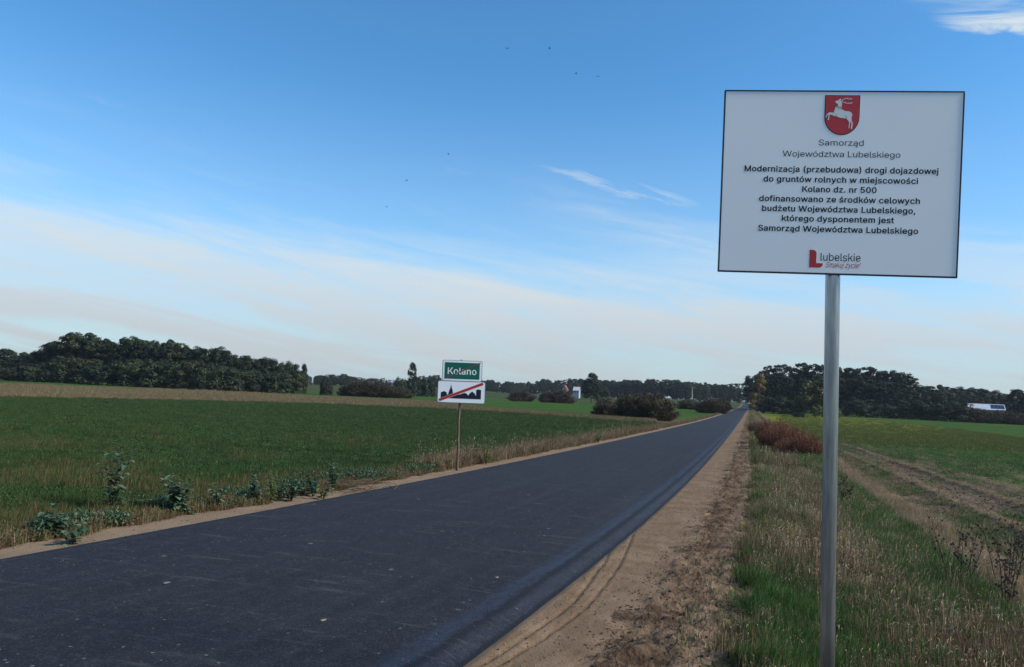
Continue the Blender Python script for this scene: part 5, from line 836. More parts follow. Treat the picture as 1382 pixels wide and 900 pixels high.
# distant woods: full-sized trees in belts
def unit_tree(kind, w):
    cm, tm = VAR[kind][int(rng.integers(len(VAR[kind])))]; me = cm.copy()
    co = np.zeros(len(me.vertices) * 3, np.float32); me.vertices.foreach_get('co', co); co = co.reshape(-1, 3); co[:, :2] *= w; co = co[:len(co) // 8 * 4 * 1 * 1] if False else co
    me.vertices.foreach_set('co', co.ravel()); return me
FT = [unit_tree('n', .62), unit_tree('n', .7), unit_tree('b', .75), unit_tree('p', .45), unit_tree('c', .8), unit_tree('n', .66)]
def belt(T, name, label, step, rows, depth, jit=.17):
    P = []
    for (x0, y0, h0, _), (x1, y1, h1, _) in zip(T, T[1:]):
        L_ = math.hypot(x1 - x0, y1 - y0); n = max(1, int(L_ / step))
        for r_ in range(rows):
            for i in range(n):
                t = (i + rng.uniform(0, 1)) / n; x = x0 + (x1 - x0) * t; y = y0 + (y1 - y0) * t
                d = math.hypot(x, y); q = r_ * depth + rng.uniform(-.3, .3) * depth; x += x / d * q; y += y / d * q
                h = (h0 + (h1 - h0) * t) * (1 + q / d) * rng.uniform(1 - jit * 1.6, 1 + jit * .35) * (1.0 if r_ else rng.uniform(.6, 1.0))
                P.append((x, y, gz(x, y) - .3, rng.uniform(0, 6.28), h, int(rng.choice([0, 1, 5, 2, 3, 4], p=[.25, .25, .2, .14, .08, .08]))))
    return scatter(name, FT, P, label, 'wood')
belt([t for t in FAR if t[0] < 9], 'distant_wood', 'dark distant wood along the horizon behind the town sign', 4.6, 4, 8)
belt([t for t in FAR if t[0] > 6], 'distant_wood', 'dark distant wood along the horizon between the town sign and the road end', 4.6, 4, 9)
a0 = [(RIGHT_WOOD[i][0] * 1.06, RIGHT_WOOD[i][1] * 1.06, RIGHT_WOOD[i][2] * .98, 0) for i in (0, 2, 4, 6, 7)]
belt([(185, 371, 14, 0)] + a0 + [(280, 370, 11, 0)], 'distant_wood', 'dark wood closing the view behind the white-roofed building', 3.6, 3, 8)
belt([(106, 322, 14, 0), (128, 303, 17, 0), (150, 285, 14, 0)], 'distant_wood', 'dense dark inside of the pine grove seen between its trunks', 3.0, 4, 5)
belt([(-190, 262, 8, 0), (-150, 262, 11, 0), (-138, 250, 14, 0), (-118, 250, 13, 0), (-88, 240, 11.5, 0), (-66, 236, 7.5, 0)], 'distant_wood', 'dense inside of the left wood seen between its trees', 3.0, 3, 5)
belt([(-420, 430, 9, 0), (-260, 470, 9, 0), (-131, 505, 7, 0)], 'distant_wood', 'distant wood behind and left of the big left wood', 4.5, 3, 8)
belt([(280, 370, 12, 0), (420, 330, 14, 0)], 'distant_wood', 'distant wood continuing beyond the right edge of the view', 4.5, 3, 8)

# ------------------------------------------------------------------ grasses, crops, weeds
M_G1 = mat('grass_green', [(.056, .105, .022), (.105, .150, .040)], scale=2, rough=.6, rnd=.25, rnd_hue=.02, trans=.3, patch=(1.3, (.095, .105, .030), .6))
M_G2 = mat('grass_lush', [(.022, .095, .014), (.040, .125, .022)], scale=2, rough=.55, rnd=.18, rnd_hue=.01, trans=.3)
M_GO = mat('grass_olive', [(.125, .125, .040), (.20, .168, .068)], scale=2, rough=.75, rnd=.25, rnd_hue=.02, trans=.25, patch=(.8, (.16, .125, .055), .7))
M_GD = mat('grass_straw', [(.26, .18, .100), (.40, .30, .18)], scale=2, rough=.8, rnd=.25, rnd_hue=.012, trans=.2)
M_GB = mat('grass_brown', [(.100, .060, .038), (.175, .110, .070)], scale=2, rough=.85, rnd=.25, rnd_hue=.012, trans=.15)
M_GR = mat('stems_rust', [(.19, .080, .042), (.14, .072, .044)], scale=2, rough=.85, rnd=.2, rnd_hue=.01, trans=.15)
M_CROP = mat('crop_leaf', [(.021, .059, .010), (.035, .082, .015)], scale=2, rough=.6, rnd=.28, rnd_hue=.02, trans=.25, patch=(.35, (.055, .056, .016), .45))
M_CROPL = mat('crop_leaf_pale', [(.050, .085, .022), (.078, .100, .028)], scale=2, rough=.6, rnd=.22, rnd_hue=.015, trans=.25)
M_DEAD = mat('dead_stalk', [(.035, .022, .018), (.06, .040, .032)], scale=3, rough=.9)
M_WEED = mat('weed_leaf', [(.030, .062, .028), (.050, .090, .044)], scale=6, rough=.55, rnd=.15, trans=.2)
M_WEEDG = mat('weed_leaf_grey', [(.075, .115, .060), (.13, .175, .105)], scale=6, rough=.6, rnd=.12, trans=.15)
M_WEEDY = mat('weed_yellow_green', [(.14, .17, .03), (.21, .22, .05)], scale=6, rough=.6, trans=.25)
M_STONE = mat('stone', [(.27, .225, .17), (.18, .145, .11)], scale=6, rough=.85, rnd=.3, bump=.004, bscale=20)
M_CLOD = mat('soil_clod', [(.13, .086, .056), (.075, .050, .032)], scale=8, rough=.98, rnd=.3, bump=.006, bscale=30)

def clump(name, n, hmin, hmax, w, spread, lean, mats, probs, seg=3, curl=.6):
    V = []; F = []; MI = []
    for i in range(n):
        a = rng.uniform(0, 6.283); r = spread * math.sqrt(rng.uniform()); bx, by = r * math.cos(a), r * math.sin(a)
        h = rng.uniform(hmin, hmax); d = rng.uniform(0, 6.283); ln = h * abs(rng.normal(0, lean)); ww = w * rng.uniform(.6, 1.3)
        sx_, sy_ = -math.sin(d + 1.0), math.cos(d + 1.0); mi = int(rng.choice(len(mats), p=probs)); b = len(V)
        for k in range(seg):
            t = k / seg; o = ln * t ** 1.6; z = h * (t - curl * .35 * t ** 3 * min(1.5, ln / h * 2)); q = ww * (1 - .55 * t)
            x = bx + math.cos(d) * o; y = by + math.sin(d) * o
            V += [(x - sx_ * q / 2, y - sy_ * q / 2, z - .01 * (k == 0)), (x + sx_ * q / 2, y + sy_ * q / 2, z - .01 * (k == 0))]
        o = ln; z = h * (1 - curl * .35 * min(1.5, ln / h * 2)); V.append((bx + math.cos(d) * o, by + math.sin(d) * o, z))
        for k in range(seg - 1): F.append((b + 2 * k, b + 2 * k + 1, b + 2 * k + 3, b + 2 * k + 2)); MI.append(mi)
        F.append((b + 2 * seg - 2, b + 2 * seg - 1, b + 2 * seg)); MI.append(mi)
    me = bpy.data.meshes.new(name); me.from_pydata(V, [], F)
    for m_ in mats: me.materials.append(m_)
    me.polygons.foreach_set('material_index', MI); me.update(); return me
def seeded(name, n, h, spread, ms, mh, hw=.009):
    """thin stalks with a drooping seed head"""
    V = []; F = []; MI = []
    for i in range(n):
        a = rng.uniform(0, 6.283); r = spread * math.sqrt(rng.uniform()); p = np.array([r * math.cos(a), r * math.sin(a), 0]); hh = h * rng.uniform(.6, 1.15)
        d = rng.uniform(0, 6.283); L_ = np.array([math.cos(d), math.sin(d), 0]); s = np.array([-math.sin(d + .8), math.cos(d + .8), 0])
        q = p + L_ * hh * .22 + np.array([0, 0, hh * .85]); b = len(V)
        V += [p - s * .0022, p + s * .0022, q + s * .0014, q - s * .0014]; F.append((b, b + 1, b + 2, b + 3)); MI.append(0)
        t = q + L_ * hh * rng.uniform(.10, .22) + np.array([0, 0, hh * rng.uniform(-.05, .15)]); m_ = (q + t) / 2 + np.array([0, 0, hh * .035]); b = len(V)
        V += [q, m_ - s * hw / 2, t, m_ + s * hw / 2]; F.append((b, b + 1, b + 2, b + 3)); MI.append(1)
    me = bpy.data.meshes.new(name); me.from_pydata([tuple(v) for v in V], [], F); me.materials.append(ms); me.materials.append(mh)
    me.polygons.foreach_set('material_index', MI); me.update(); return me
def leafy_clump(name, n, h, ll, lw, spread, mats):
    """broad leaved seedlings and ground leaves"""
    V = []; F = []; MI = []
    for i in range(n):
        a = rng.uniform(0, 6.283); r = spread * math.sqrt(rng.uniform()); p = np.array([r * math.cos(a), r * math.sin(a), h * rng.uniform(.15, 1)])
        d = rng.uniform(0, 6.283); up = rng.uniform(-.1, .9); T = np.array([math.cos(d), math.sin(d), up]); T /= np.linalg.norm(T); s = np.array([-math.sin(d), math.cos(d), 0])
        l = ll * rng.uniform(.6, 1.25); w = lw * rng.uniform(.7, 1.2); b = len(V); nn = np.cross(T, s)
        V += [p, p + T * l * .45 - s * w / 2 - nn * l * .06, p + T * l + nn * l * .18, p + T * l * .45 + s * w / 2 - nn * l * .06]; F.append((b, b + 1, b + 2, b + 3)); MI.append(int(rng.integers(len(mats))))
    me = bpy.data.meshes.new(name); me.from_pydata([tuple(v) for v in V], [], F)
    for m_ in mats: me.materials.append(m_)
    me.polygons.foreach_set('material_index', MI); me.update(); return me
def sample(n, u0, u1, s0, s1, power=1.0):
    """random points between lateral lines u0..u1, thinning with distance"""
    t = rng.uniform(size=n) ** power; s = s0 * (s1 / s0) ** t; u = rng.uniform(u0, u1, n) if not callable(u1) else u0 + (u1(s) - u0) * rng.uniform(size=n)
    x, y = to_xy(u, s); return u, s, x, y
def in_view(x, y, m=4.0):
    az = np.degrees(np.arctan2(x, y)); return (np.abs(az) < 35.5 + m) & (y > 1.5)
def rows(x, y, size, which, sink=0.0):
    n = len(x); return np.stack([x, y, Gz(x, y) - sink, rng.uniform(0, 6.283, n), size, which], -1)

# --- right hand verge
GA = [clump('lush', 46, .08, .20, .0055, .10, .45, [M_G2, M_G1], [.75, .25]), clump('lush', 40, .09, .24, .0055, .10, .55, [M_G2, M_G1, M_GO], [.6, .3, .1])]
GB = [clump('mixed', 44, .07, .20, .0050, .12, .5, [M_G1, M_GO, M_GD], [.45, .40, .15]), clump('mixed', 44, .06, .17, .0050, .12, .5, [M_GO, M_G1, M_GB], [.45, .3, .25])]
GC = [clump('dry', 44, .06, .20, .0055, .12, .65, [M_GB, M_GD, M_GO], [.55, .20, .25], curl=1.2), clump('dry', 40, .07, .22, .0060, .12, .8, [M_GB, M_GD, M_GR], [.6, .25, .15], curl=1.5),
      seeded('seeded', 16, .24, .12, M_GD, M_GD), seeded('seeded', 14, .28, .13, M_GB, M_GD, .011)]
GS = [clump('straw', 46, .06, .17, .0050, .12, .55, [M_GD, M_GB], [.6, .4]), seeded('straw', 22, .22, .12, M_GD, M_GD)]
ALL = GA + GB + GC + GS           # 0,1 lush  2,3 mixed  4,5,6,7 dry  8,9 straw
def verge_points():
    out = []
    for (n, s0, s1, sc) in ((16000, 2.6, 9, 1.0), (15000, 9, 24, 1.25), (11000, 24, 80, 2.0), (5000, 80, 330, 4.0)):
        u, s, x, y = sample(n, 3.35, 6.95, s0, s1)
        nz = fnoise(x * 2.2, y * 2.2, 51, 3) - .5
        ed = smooth(3.72, 4.1, u + nz * .8 - .15 * (1 - smooth(5, 7, y))); keep = (rng.uniform(size=n) < ed) & in_view(x, y) & (u < 6.52 + nz * .4)
        u, s, x, y, nz = [a[keep] for a in (u, s, x, y, nz)]
        big = fnoise(x * .9, y * .9, 61, 3); r = rng.uniform(size=len(x)); w = np.full(len(x), 2)
        # character of the verge: lush pocket by the soil edge, dry foreground, green belt towards the field, straw strip at its edge
        lush = np.exp(-(((x - 2.35) / .55) ** 2 + ((y - 6.3) / 1.3) ** 2)) + .75 * np.exp(-(((x - 1.9) / .35) ** 2 + ((y - 4.8) / .6) ** 2)) + .22 * np.exp(-((u - 4.0) / .3) ** 2) * smooth(9, 14, y) 
        green = smooth(5.0, 5.4, u) * (1 - smooth(6.0, 6.2, u)) * smooth(5.5, 7, y)
        dry = (1 - smooth(5.2, 7.5, y + (big - .5) * 3)) * 1.0 + .45 * smooth(.50, .64, big) + .12
        straw = smooth(5.95, 6.2, u)
        tot = rng.uniform(size=len(x))
        w = np.where(tot < dry * .75, rng.choice([4, 5, 6, 7, 3], size=len(x), p=[.30, .30, .03, .05, .32]), rng.choice([2, 3, 6], size=len(x), p=[.36, .56, .08]))
        w = np.where(rng.uniform(size=len(x)) < green * .75, rng.choice([0, 2, 3], size=len(x), p=[.25, .5, .25]), w)
        w = np.where(rng.uniform(size=len(x)) < lush * .9, rng.choice([0, 1], size=len(x)), w)
        w = np.where(rng.uniform(size=len(x)) < straw, rng.choice([8, 9], size=len(x)), w)
        size = sc * rng.uniform(.65, 1.2, len(x)) * (.75 + .55 * big) * np.where(w >= 8, .62, 1) * np.where((w == 6) | (w == 7), .72, .85)
        # far from the camera the clumps get sparser and wider, not taller
        out.append(rows(x, y, np.minimum(size, 1.6 + .25 * sc), w))
    return np.concatenate(out)
scatter('verge_grass', ALL, verge_points(), 'mixed green and dry grass covering the verge around the steel pole', 'grass')
# sprigs creeping onto the soil
u, s, x, y = sample(620, 3.45, 4.05, 2.8, 30); k = in_view(x, y) & (fnoise(x * 2, y * 2, 71, 2) > .48)
scatter('grass_sprigs', [clump('sprig', 9, .03, .09, .005, .05, .6, [M_G2, M_G1, M_GD], [.45, .3, .25]), clump('sprig', 7, .03, .10, .006, .05, .8, [M_GD, M_GB], [.5, .5])],
        rows(x[k], y[k], rng.uniform(.6, 1.3, k.sum()), rng.integers(0, 2, k.sum())), 'sparse green sprigs on the bare brown soil strip', 'grass')

# --- crop on the left
CL = [leafy_clump('crop', 80, .17, .085, .034, .24, [M_CROP, M_CROP, M_CROPL]), leafy_clump('crop', 80, .20, .08, .030, .24, [M_CROP, M_CROP, M_CROP]),
      clump('crop', 95, .10, .28, .008, .25, .40, [M_CROP, M_CROPL], [.78, .22]), clump('crop', 40, .12, .30, .008, .24, .4, [M_CROP, M_GO, M_GR], [.5, .25, .25])]
out = []
for (n, s0, s1, sc) in ((15000, 5.5, 18, 1.0), (14000, 18, 45, 1.5), (14000, 45, 125, 2.0)):
    u, s, x, y = sample(n, -3.25, lambda s: -(4.5 + 1.15 * s), s0, s1); az = np.degrees(np.arctan2(x, y)); r = np.hypot(x, y)
    n1 = fnoise(x * .5, y * .5, 81, 3); keep = in_view(x, y) & (r < tab(B1, az) + 1) & (u < -3.35 - .25 * smooth(0, 40, y) - (n1 - .5) * .6)
    x, y, u, n1 = x[keep], y[keep], u[keep], n1[keep]
    w = rng.choice([0, 1, 2], size=len(x), p=[.10, .10, .80]); w = np.where((rng.uniform(size=len(x)) < .85 * smooth(.50, .62, n1) * smooth(40, 10, y) + .35 * smooth(-5, -4, u)), 3, w)
    out.append(rows(x, y, sc * rng.uniform(.65, 1.15, len(x)) * (.75 + .5 * n1) * (.62 if sc < 1.2 else .55), w))
scatter('crop_plants', CL, np.concatenate(out), 'low dense dark green crop covering the left field', 'crop')
# --- weedy strip between sand and crop
WL = [clump('weedy', 30, .05, .20, .006, .13, .7, [M_GR, M_GB, M_GO], [.35, .4, .25]), leafy_clump('weedy', 34, .12, .05, .025, .14, [M_WEED, M_GO, M_GR]), clump('weedy', 30, .08, .24, .006, .12, .5, [M_G1, M_GO, M_GD], [.4, .35, .25]),
      seeded('weedy', 12, .40, .12, M_GB, M_GD), clump('weedy', 30, .12, .34, .006, .14, .55, [M_GD, M_GB], [.5, .5])]
out = []
for (n, s0, s1, sc) in ((3800, 5.5, 16, 1.0), (5200, 16, 45, 1.9), (3500, 45, 260, 2.2)):
    u, s, x, y = sample(n, -2.9, lambda s: -(3.6 + .25 * smooth(0, 40, s)), s0, s1); nz = fnoise(x * 2.2, y * 2.2, 51, 3) - .5
    k = in_view(x, y) & (u < -3.0 - nz * .3) ; u, s, x, y = u[k], s[k], x[k], y[k]; b = fnoise(x * .6, y * .6, 91, 2)
    w = rng.choice([0, 1, 2], size=len(x), p=[.5, .25, .25]); w = np.where((rng.uniform(size=len(x)) < .40 * smooth(13, 17, s)), rng.choice([0, 3, 4], size=len(x), p=[.5, .15, .35]), w)
    out.append(rows(x, y, min(sc, 1.9) * rng.uniform(.4, 1.0, len(x)) * (.5 + .7 * b), w))
u, s, x, y = sample(900, -3.9, -3.02, 6.2, 17); k = in_view(x, y) & (fnoise(x * 1.1, y * 1.1, 141, 3) > .48); out.append(rows(x[k], y[k], rng.uniform(.35, .85, k.sum()), rng.choice([5, 6], size=k.sum())))
scatter('verge_weeds', WL + [leafy_clump('weedy', 60, .20, .075, .040, .13, [M_WEED, M_WEED, M_WEEDG]), leafy_clump('weedy', 44, .26, .07, .026, .11, [M_WEED, M_WEED, M_G1])], np.concatenate(out), 'reddish and green low weeds between the left sand edge and the crop', 'weeds')
# --- stubble and meadows further away
M_ST = mat('stubble_straw', [(.15, .108, .062), (.23, .17, .10)], scale=2, rough=.85, rnd=.2, trans=.15, patch=(.12, (.10, .105, .045), .6))
TL = [clump('tuft', 60, .12, .38, .022, .5, .4, [M_ST, M_GR], [.85, .15]), clump('tuft', 60, .12, .38, .022, .5, .4, [M_ST, M_G1], [.85, .15])]
def polar(n, az0, az1, r0f, r1f):
    az = rng.uniform(az0, az1, n); a = r0f(az); b = np.maximum(r1f(az), a + .1); r = a * (b / a) ** rng.uniform(size=n)
    return r * np.sin(np.radians(az)), r * np.cos(np.radians(az))
x, y = polar(9000, -38, 11, lambda a: tab(B1, a), lambda a: tab(B2, a)); u, s = to_uv(x, y); k = u < -4.5
scatter('dry_stubble', TL, rows(x[k], y[k], rng.uniform(.7, 1.5, k.sum()), rng.integers(0, 2, k.sum())), 'tan dry grass strip beyond the left crop field', 'dry grass')
# --- sparse crop on the ploughed field at the right
PL = [leafy_clump('sparse', 40, .09, .07, .026, .22, [M_G1, M_G2, M_CROPL]), clump('sparse', 40, .05, .14, .008, .22, .5, [M_G1, M_G2], [.6, .4]), clump('sparse', 30, .04, .12, .007, .2, .9, [M_GD, M_GB], [.6, .4])]
out = []
for (n, s0, s1, sc) in ((16000, 7, 26, .85), (19000, 26, 75, 1.4)):
    u, s, x, y = sample(n, 6.9, lambda s: 9 + .75 * s, s0, s1); az = np.degrees(np.arctan2(x, y)); r = np.hypot(x, y)
    rw = fnoise(u * 1.6, s * .25, 101, 3); n2 = fnoise(x * .8, y * .8, 103, 3); g = .88 * smooth(.38, .62, .6 * rw + .4 * n2 + .12 * smooth(9, 16, u) + .1 * smooth(25, 38, y) - .10 * (u < 9))
    t = rng.uniform(size=n); keep = in_view(x, y) & (r < tab(B4, az) + 1) & (t < g + .30); w = np.where(t < g, rng.choice([0, 1, 1, 1], size=n), 2)
    out.append(rows(x[keep], y[keep], sc * rng.uniform(.35, .85, keep.sum()), w[keep]))
for c_, n in ((7.55, 1500), (8.72, 1500), (9.9, 500)):        # straw left along the crests of the ruts
    s = 7 * (60 / 7) ** rng.uniform(size=n); u = c_ + rng.normal(0, .045, n); x, y = to_xy(u, s); u -= .25 * (fnoise(x * .25, y * .25, 31, 3) - .5); x, y = to_xy(u, s); k = in_view(x, y)
    out.append(rows(x[k], y[k], rng.uniform(.3, .8, k.sum()), np.full(k.sum(), 3)))
s = 7 * (50 / 7) ** rng.uniform(size=5000); u = rng.uniform(6.6, 7.4, 5000); x, y = to_xy(u, s); k = in_view(x, y) & (fnoise(x * 1.2, y * 1.2, 131, 3) > .42); out.append(rows(x[k], y[k], rng.uniform(.3, .8, k.sum()), rng.choice([1, 2, 2], size=k.sum())))
scatter('field_seedlings', PL + [clump('chaff', 34, .02, .07, .007, .12, 1.6, [M_GD], [1])], np.concatenate(out), 'patchy green seedlings and straw on the rutted ploughed field', 'crop')
M_YG = mat('meadow_blades', [(.075, .092, .018), (.098, .106, .024)], scale=2, rough=.7, rnd=.08, trans=.3)
YL = [clump('meadow', 60, .06, .18, .02, .5, .5, [M_YG, M_CROPL, M_GD], [.75, .2, .05]), clump('meadow', 60, .06, .16, .02, .5, .5, [M_YG, M_G1], [.8, .2])]
x, y = polar(7000, 20, 38, lambda a: tab(B4, a), lambda a: np.maximum(tab(B5, a), 80))
scatter('meadow_grass', YL, rows(x, y, rng.uniform(.5, 1.2, len(x)), rng.integers(0, 2, len(x))), 'short yellowish green grass on the band across the right field', 'grass')

# --- stones and clods
def rock(name, m, seed):
    r_ = np.random.default_rng(seed); V = []; n = 6
    for i in range(1, 4):
        for k in range(n):
            a = 2 * math.pi * (k + .5 * (i % 2)) / n; p = math.pi * i / 4; q = r_.uniform(.75, 1.15)
            V.append((math.sin(p) * math.cos(a) * q, math.sin(p) * math.sin(a) * q * .8, math.cos(p) * .6 * q + .2))
    V = [(0, 0, .8)] + V + [(0, 0, -.4)]; F = [(0, 1 + k, 1 + (k + 1) % n) for k in range(n)]
    for i in range(2): F += [(1 + i * n + k, 1 + (i + 1) * n + k, 1 + (i + 1) * n + (k + 1) % n, 1 + i * n + (k + 1) % n) for k in range(n)]
    F += [(len(V) - 1, 1 + 2 * n + (k + 1) % n, 1 + 2 * n + k) for k in range(n)]
    me = bpy.data.meshes.new(name); me.from_pydata(V, [], F); me.materials.append(m); me.update(); return me
RK = [rock('pebble', M_STONE, 1), rock('pebble', M_STONE, 2), rock('clod', M_CLOD, 3), rock('clod', M_CLOD, 4)]
out = []
u, s, x, y = sample(5200, 2.40, 3.2, 3.5, 40); out.append(rows(x, y, .002 + .009 * rng.uniform(size=len(x)) ** 3, rng.integers(0, 4, len(x))))
u, s, x, y = sample(16000, 2.9, 4.1, 3.2, 45); k = fnoise(x * 2.5, y * 2.5, 111, 3) > .38; x, y = x[k], y[k]; out.append(rows(x, y, .003 + .011 * rng.uniform(size=len(x)) ** 4, rng.choice([0, 1, 2, 3], size=len(x), p=[.05, .05, .45, .45])))
u, s, x, y = sample(1100, -2.95, -2.38, 6, 40); out.append(rows(x, y, .003 + .009 * rng.uniform(size=len(x)) ** 3, rng.choice([0, 1, 2, 3], size=len(x), p=[.35, .25, .2, .2])))
u, s, x, y = sample(7000, 6.8, 9.6, 6, 45); k = in_view(x, y); x, y = x[k], y[k]; out.append(rows(x, y, .006 + .03 * rng.uniform(size=len(x)) ** 3, rng.choice([2, 3], size=len(x))))
scatter('gravel', RK, np.concatenate([o for o in out]), 'small stones and clods strewn on the sand shoulders and soil', 'gravel')
u, s, x, y = sample(420, -2.2, 2.2, 4.2, 30)
scatter('road_grit', RK[:2], rows(x, y, .002 + .004 * rng.uniform(size=len(x)) ** 2, rng.integers(0, 2, len(x))), 'tiny pale grit lying loose on the asphalt', 'grit')
for (x, y, sc, lab) in ((-2.62, 5.93, .030, 'pale flat stone chip lying alone on the left half of the asphalt'), (-1.2, 5.17, .026, 'pale stone chip near the bottom edge on the asphalt'), (-.04, 6.67, .022, 'pale stone chip near the shiny right margin of the asphalt')):
    o = link(bpy.data.objects.new('stone', RK[0])); o.location = (x, y, gz(x, y)); o.scale = (sc * 1.3, sc * .8, sc * .4); o.rotation_euler = (0, 0, 1.0); tag(o, lab, 'stone', 'single stones on the asphalt')

# --- individual weeds on the left verge
def leaf(mb, p, d, l, w, droop=.3, mi=0, lob=1.0):
    d = Vector(d).normalized(); s = d.cross(Vector((0, 0, 1))); s = s.normalized() if s.length > .05 else Vector((1, 0, 0)); n = s.cross(d)
    R_ = []
    for t, q in ((0, .12), (.25, .8), (.5, 1.0), (.75, .72), (1, .04)):
        c = Vector(p) + d * l * t - Vector((0, 0, droop * l * t * t)); R_.append((c - s * w / 2 * q + n * w * .16 * q, c, c + s * w / 2 * q + n * w * .16 * q))
    b = [v for r_ in R_ for v in r_]; F = []
    for i in range(4):
        for j in range(2): F.append((i * 3 + j, i * 3 + j + 1, i * 3 + j + 4, i * 3 + j + 3))
    mb.add(b, F, mi)
def broad_weed(x, y, h, w, n, ll, lw, label, mats, stems=4, name='weed', col=None):
    h *= 1.1; w *= 1.1; ll *= 1.2; lw *= 1.25
    r = empty(name, (x, y, gz(x, y))); tag(r, label, 'weed'); st = MB(); lf = MB(); c = col or [M_WEED, M_WEEDG]
    for i in range(stems):
        a = rng.uniform(0, 6.28); q = rng.uniform(.1, .5) * w; tx, ty, tz = q * math.cos(a), q * math.sin(a), h * rng.uniform(.65, 1)
        pts = [Vector((0, 0, -.03)), Vector((tx * .4, ty * .4, tz * .5)), Vector((tx, ty, tz))]; st.tube(pts, [.008, .006, .003], n=5)
        for j in range(n // stems):
            t = (j + .5) / (n / stems); t = .12 + .88 * t; p = pts[0].lerp(pts[1], t * 2) if t < .5 else pts[1].lerp(pts[2], t * 2 - 1)
            b = rng.uniform(0, 6.28); k = 1.15 - .55 * t
            leaf(lf, p, (math.cos(b), math.sin(b), rng.uniform(.0, .8)), ll * k * rng.uniform(.7, 1.2), lw * k * rng.uniform(.7, 1.1), rng.uniform(.1, .6), int(rng.uniform() < .25 + .4 * t))
    st.build('stem', [M_WEED], r); o = lf.build('foliage', c, r, smooth=False); return r
broad_weed(-4.72, 7.95, .34, .55, 60, .13, .08, 'broad-leaved dark weed nearest the lower left corner of the photo', None)
broad_weed(-4.35, 7.62, .20, .40, 24, .12, .08, 'small pale-leaved weed at the sand edge in the lower left corner', None, 3)
broad_weed(-4.98, 9.55, .98, .45, 90, .14, .07, 'tallest leafy weed at left, a loose column of broad leaves', None, 4)
broad_weed(-4.20, 9.70, .52, .60, 110, .15, .09, 'bushy broad weed with grey-green top leaves, right of the tall leafy column', None, 6)
broad_weed(-3.92, 10.25, .36, .42, 50, .10, .06, 'low dark weed between the bushy one and the grassy sand edge', None, 4)
broad_weed(-3.62, 10.9, .46, .40, 60, .11, .06, 'dark weed just left of the yellow-green feathery one', None, 4)
broad_weed(-3.22, 11.3, .40, .50, 60, .11, .065, 'low spreading weed right of the yellow-green feathery one', None, 5)
broad_weed(-3.05, 11.95, .44, .42, 60, .11, .065, 'dark broad weed halfway between the feathery weed and the twig heap', None, 4)
broad_weed(-2.98, 12.9, .46, .45, 70, .11, .06, 'upright grey-green weed beside the heap of dead twigs', None, 5)
broad_weed(-2.82, 11.6, .26, .35, 40, .09, .055, 'small yellowish weed at the sand edge before the twig heap', None, 3, col=[M_WEED, M_WEEDY])
broad_weed(-3.42, 11.05, .60, .26, 160, .07, .018, 'feathery yellow-green weed standing among the dark ones', None, 5, col=[M_WEEDY, M_WEEDY])
broad_weed(-.52, 19.3, .52, .22, 110, .10, .025, 'green leafy weed just right of the town sign stake', None, 5, col=[M_G1, M_WEEDY])
broad_weed(-1.95, 15.9, .45, .30, 60, .10, .03, 'greenish yellow weed just left of the town sign stake', None, 4, col=[M_G1, M_WEEDY])
broad_weed(4.05, 33.2, .62, .62, 90, .12, .05, 'pale yellow-green rounded weed at the crop edge right of the sign', None, 6, col=[M_WEEDY, M_WEEDG])
def stalk(x, y, h, n, label, spread=.12, m=M_DEAD, name='dead_weed', r0=.006, twig=6, cat='weed'):
    r = empty(name, (x, y, gz(x, y))); tag(r, label, cat); mb = MB(); tw = MB()
    for i in range(n):
        a = rng.uniform(0, 6.28); q = spread * rng.uniform(.2, 1); H_ = h * rng.uniform(.6, 1); p0 = Vector((q * .3 * math.cos(a), q * .3 * math.sin(a), -.04)); p2 = Vector((q * math.cos(a), q * math.sin(a), H_)); p1 = p0.lerp(p2, .5) + Vector((.01, .01, 0))
        mb.tube([p0, p1, p2], [r0, r0 * .7, r0 * .3], n=5)
        for j in range(twig):
            t = rng.uniform(.35, 1); p = p0.lerp(p2, t); b = rng.uniform(0, 6.28); l = h * rng.uniform(.08, .2)
            e = p + Vector((math.cos(b) * l * .6, math.sin(b) * l * .6, l * .8)); tw.tube([p, e], [r0 * .4, r0 * .2], n=4)
            tw.box(tuple(e), (r0 * 2.2, r0 * 2.2, r0 * 3.2))
    mb.build('stem', [m], r); o = tw.build('twigs', [m], r); o['kind'] = 'stuff'; return r
stalk(4.62, 7.65, .62, 5, 'dark branching dead weed left of the two at the right edge', .25, twig=12)
stalk(4.98, 7.45, .72, 6, 'dark branching dead weed at the right edge beside the rutted field', .3, twig=12)
stalk(4.50, 6.75, .45, 4, 'short dark dead weed in the straw strip near the right edge', .2, twig=10)
stalk(6.45, 14.2, .55, 4, 'pair of thin dead stalks in the straw strip right of the pole', .14, twig=9, r0=.009)
stalk(4.75, 11.3, .75, 5, 'tall thin grey dead stalks just left of the steel pole', .2, m=M_GB, r0=.004, twig=8)
stalk(3.62, 8.9, .5, 4, 'brown dead stalks in the grass left of the pole', .2, m=M_GB, r0=.004, twig=8)
# heap of dead twigs
r = empty('twig_heap', (-2.42, 12.75, gz(-2.42, 12.75))); tag(r, 'flat heap of brown dead twigs at the left sand edge', 'twigs'); mb = MB()
for i in range(70):
    a = rng.uniform(0, 6.28); p = Vector((rng.normal(0, .22), rng.normal(0, .28), rng.uniform(.01, .16))); d = Vector((math.cos(a), math.sin(a), rng.uniform(-.2, .3))) * rng.uniform(.08, .25); mb.tube([p - d, p + Vector((0, 0, .02)), p + d], .004, n=4)
o = mb.build('twigs', [M_GB], r); o['kind'] = 'stuff'
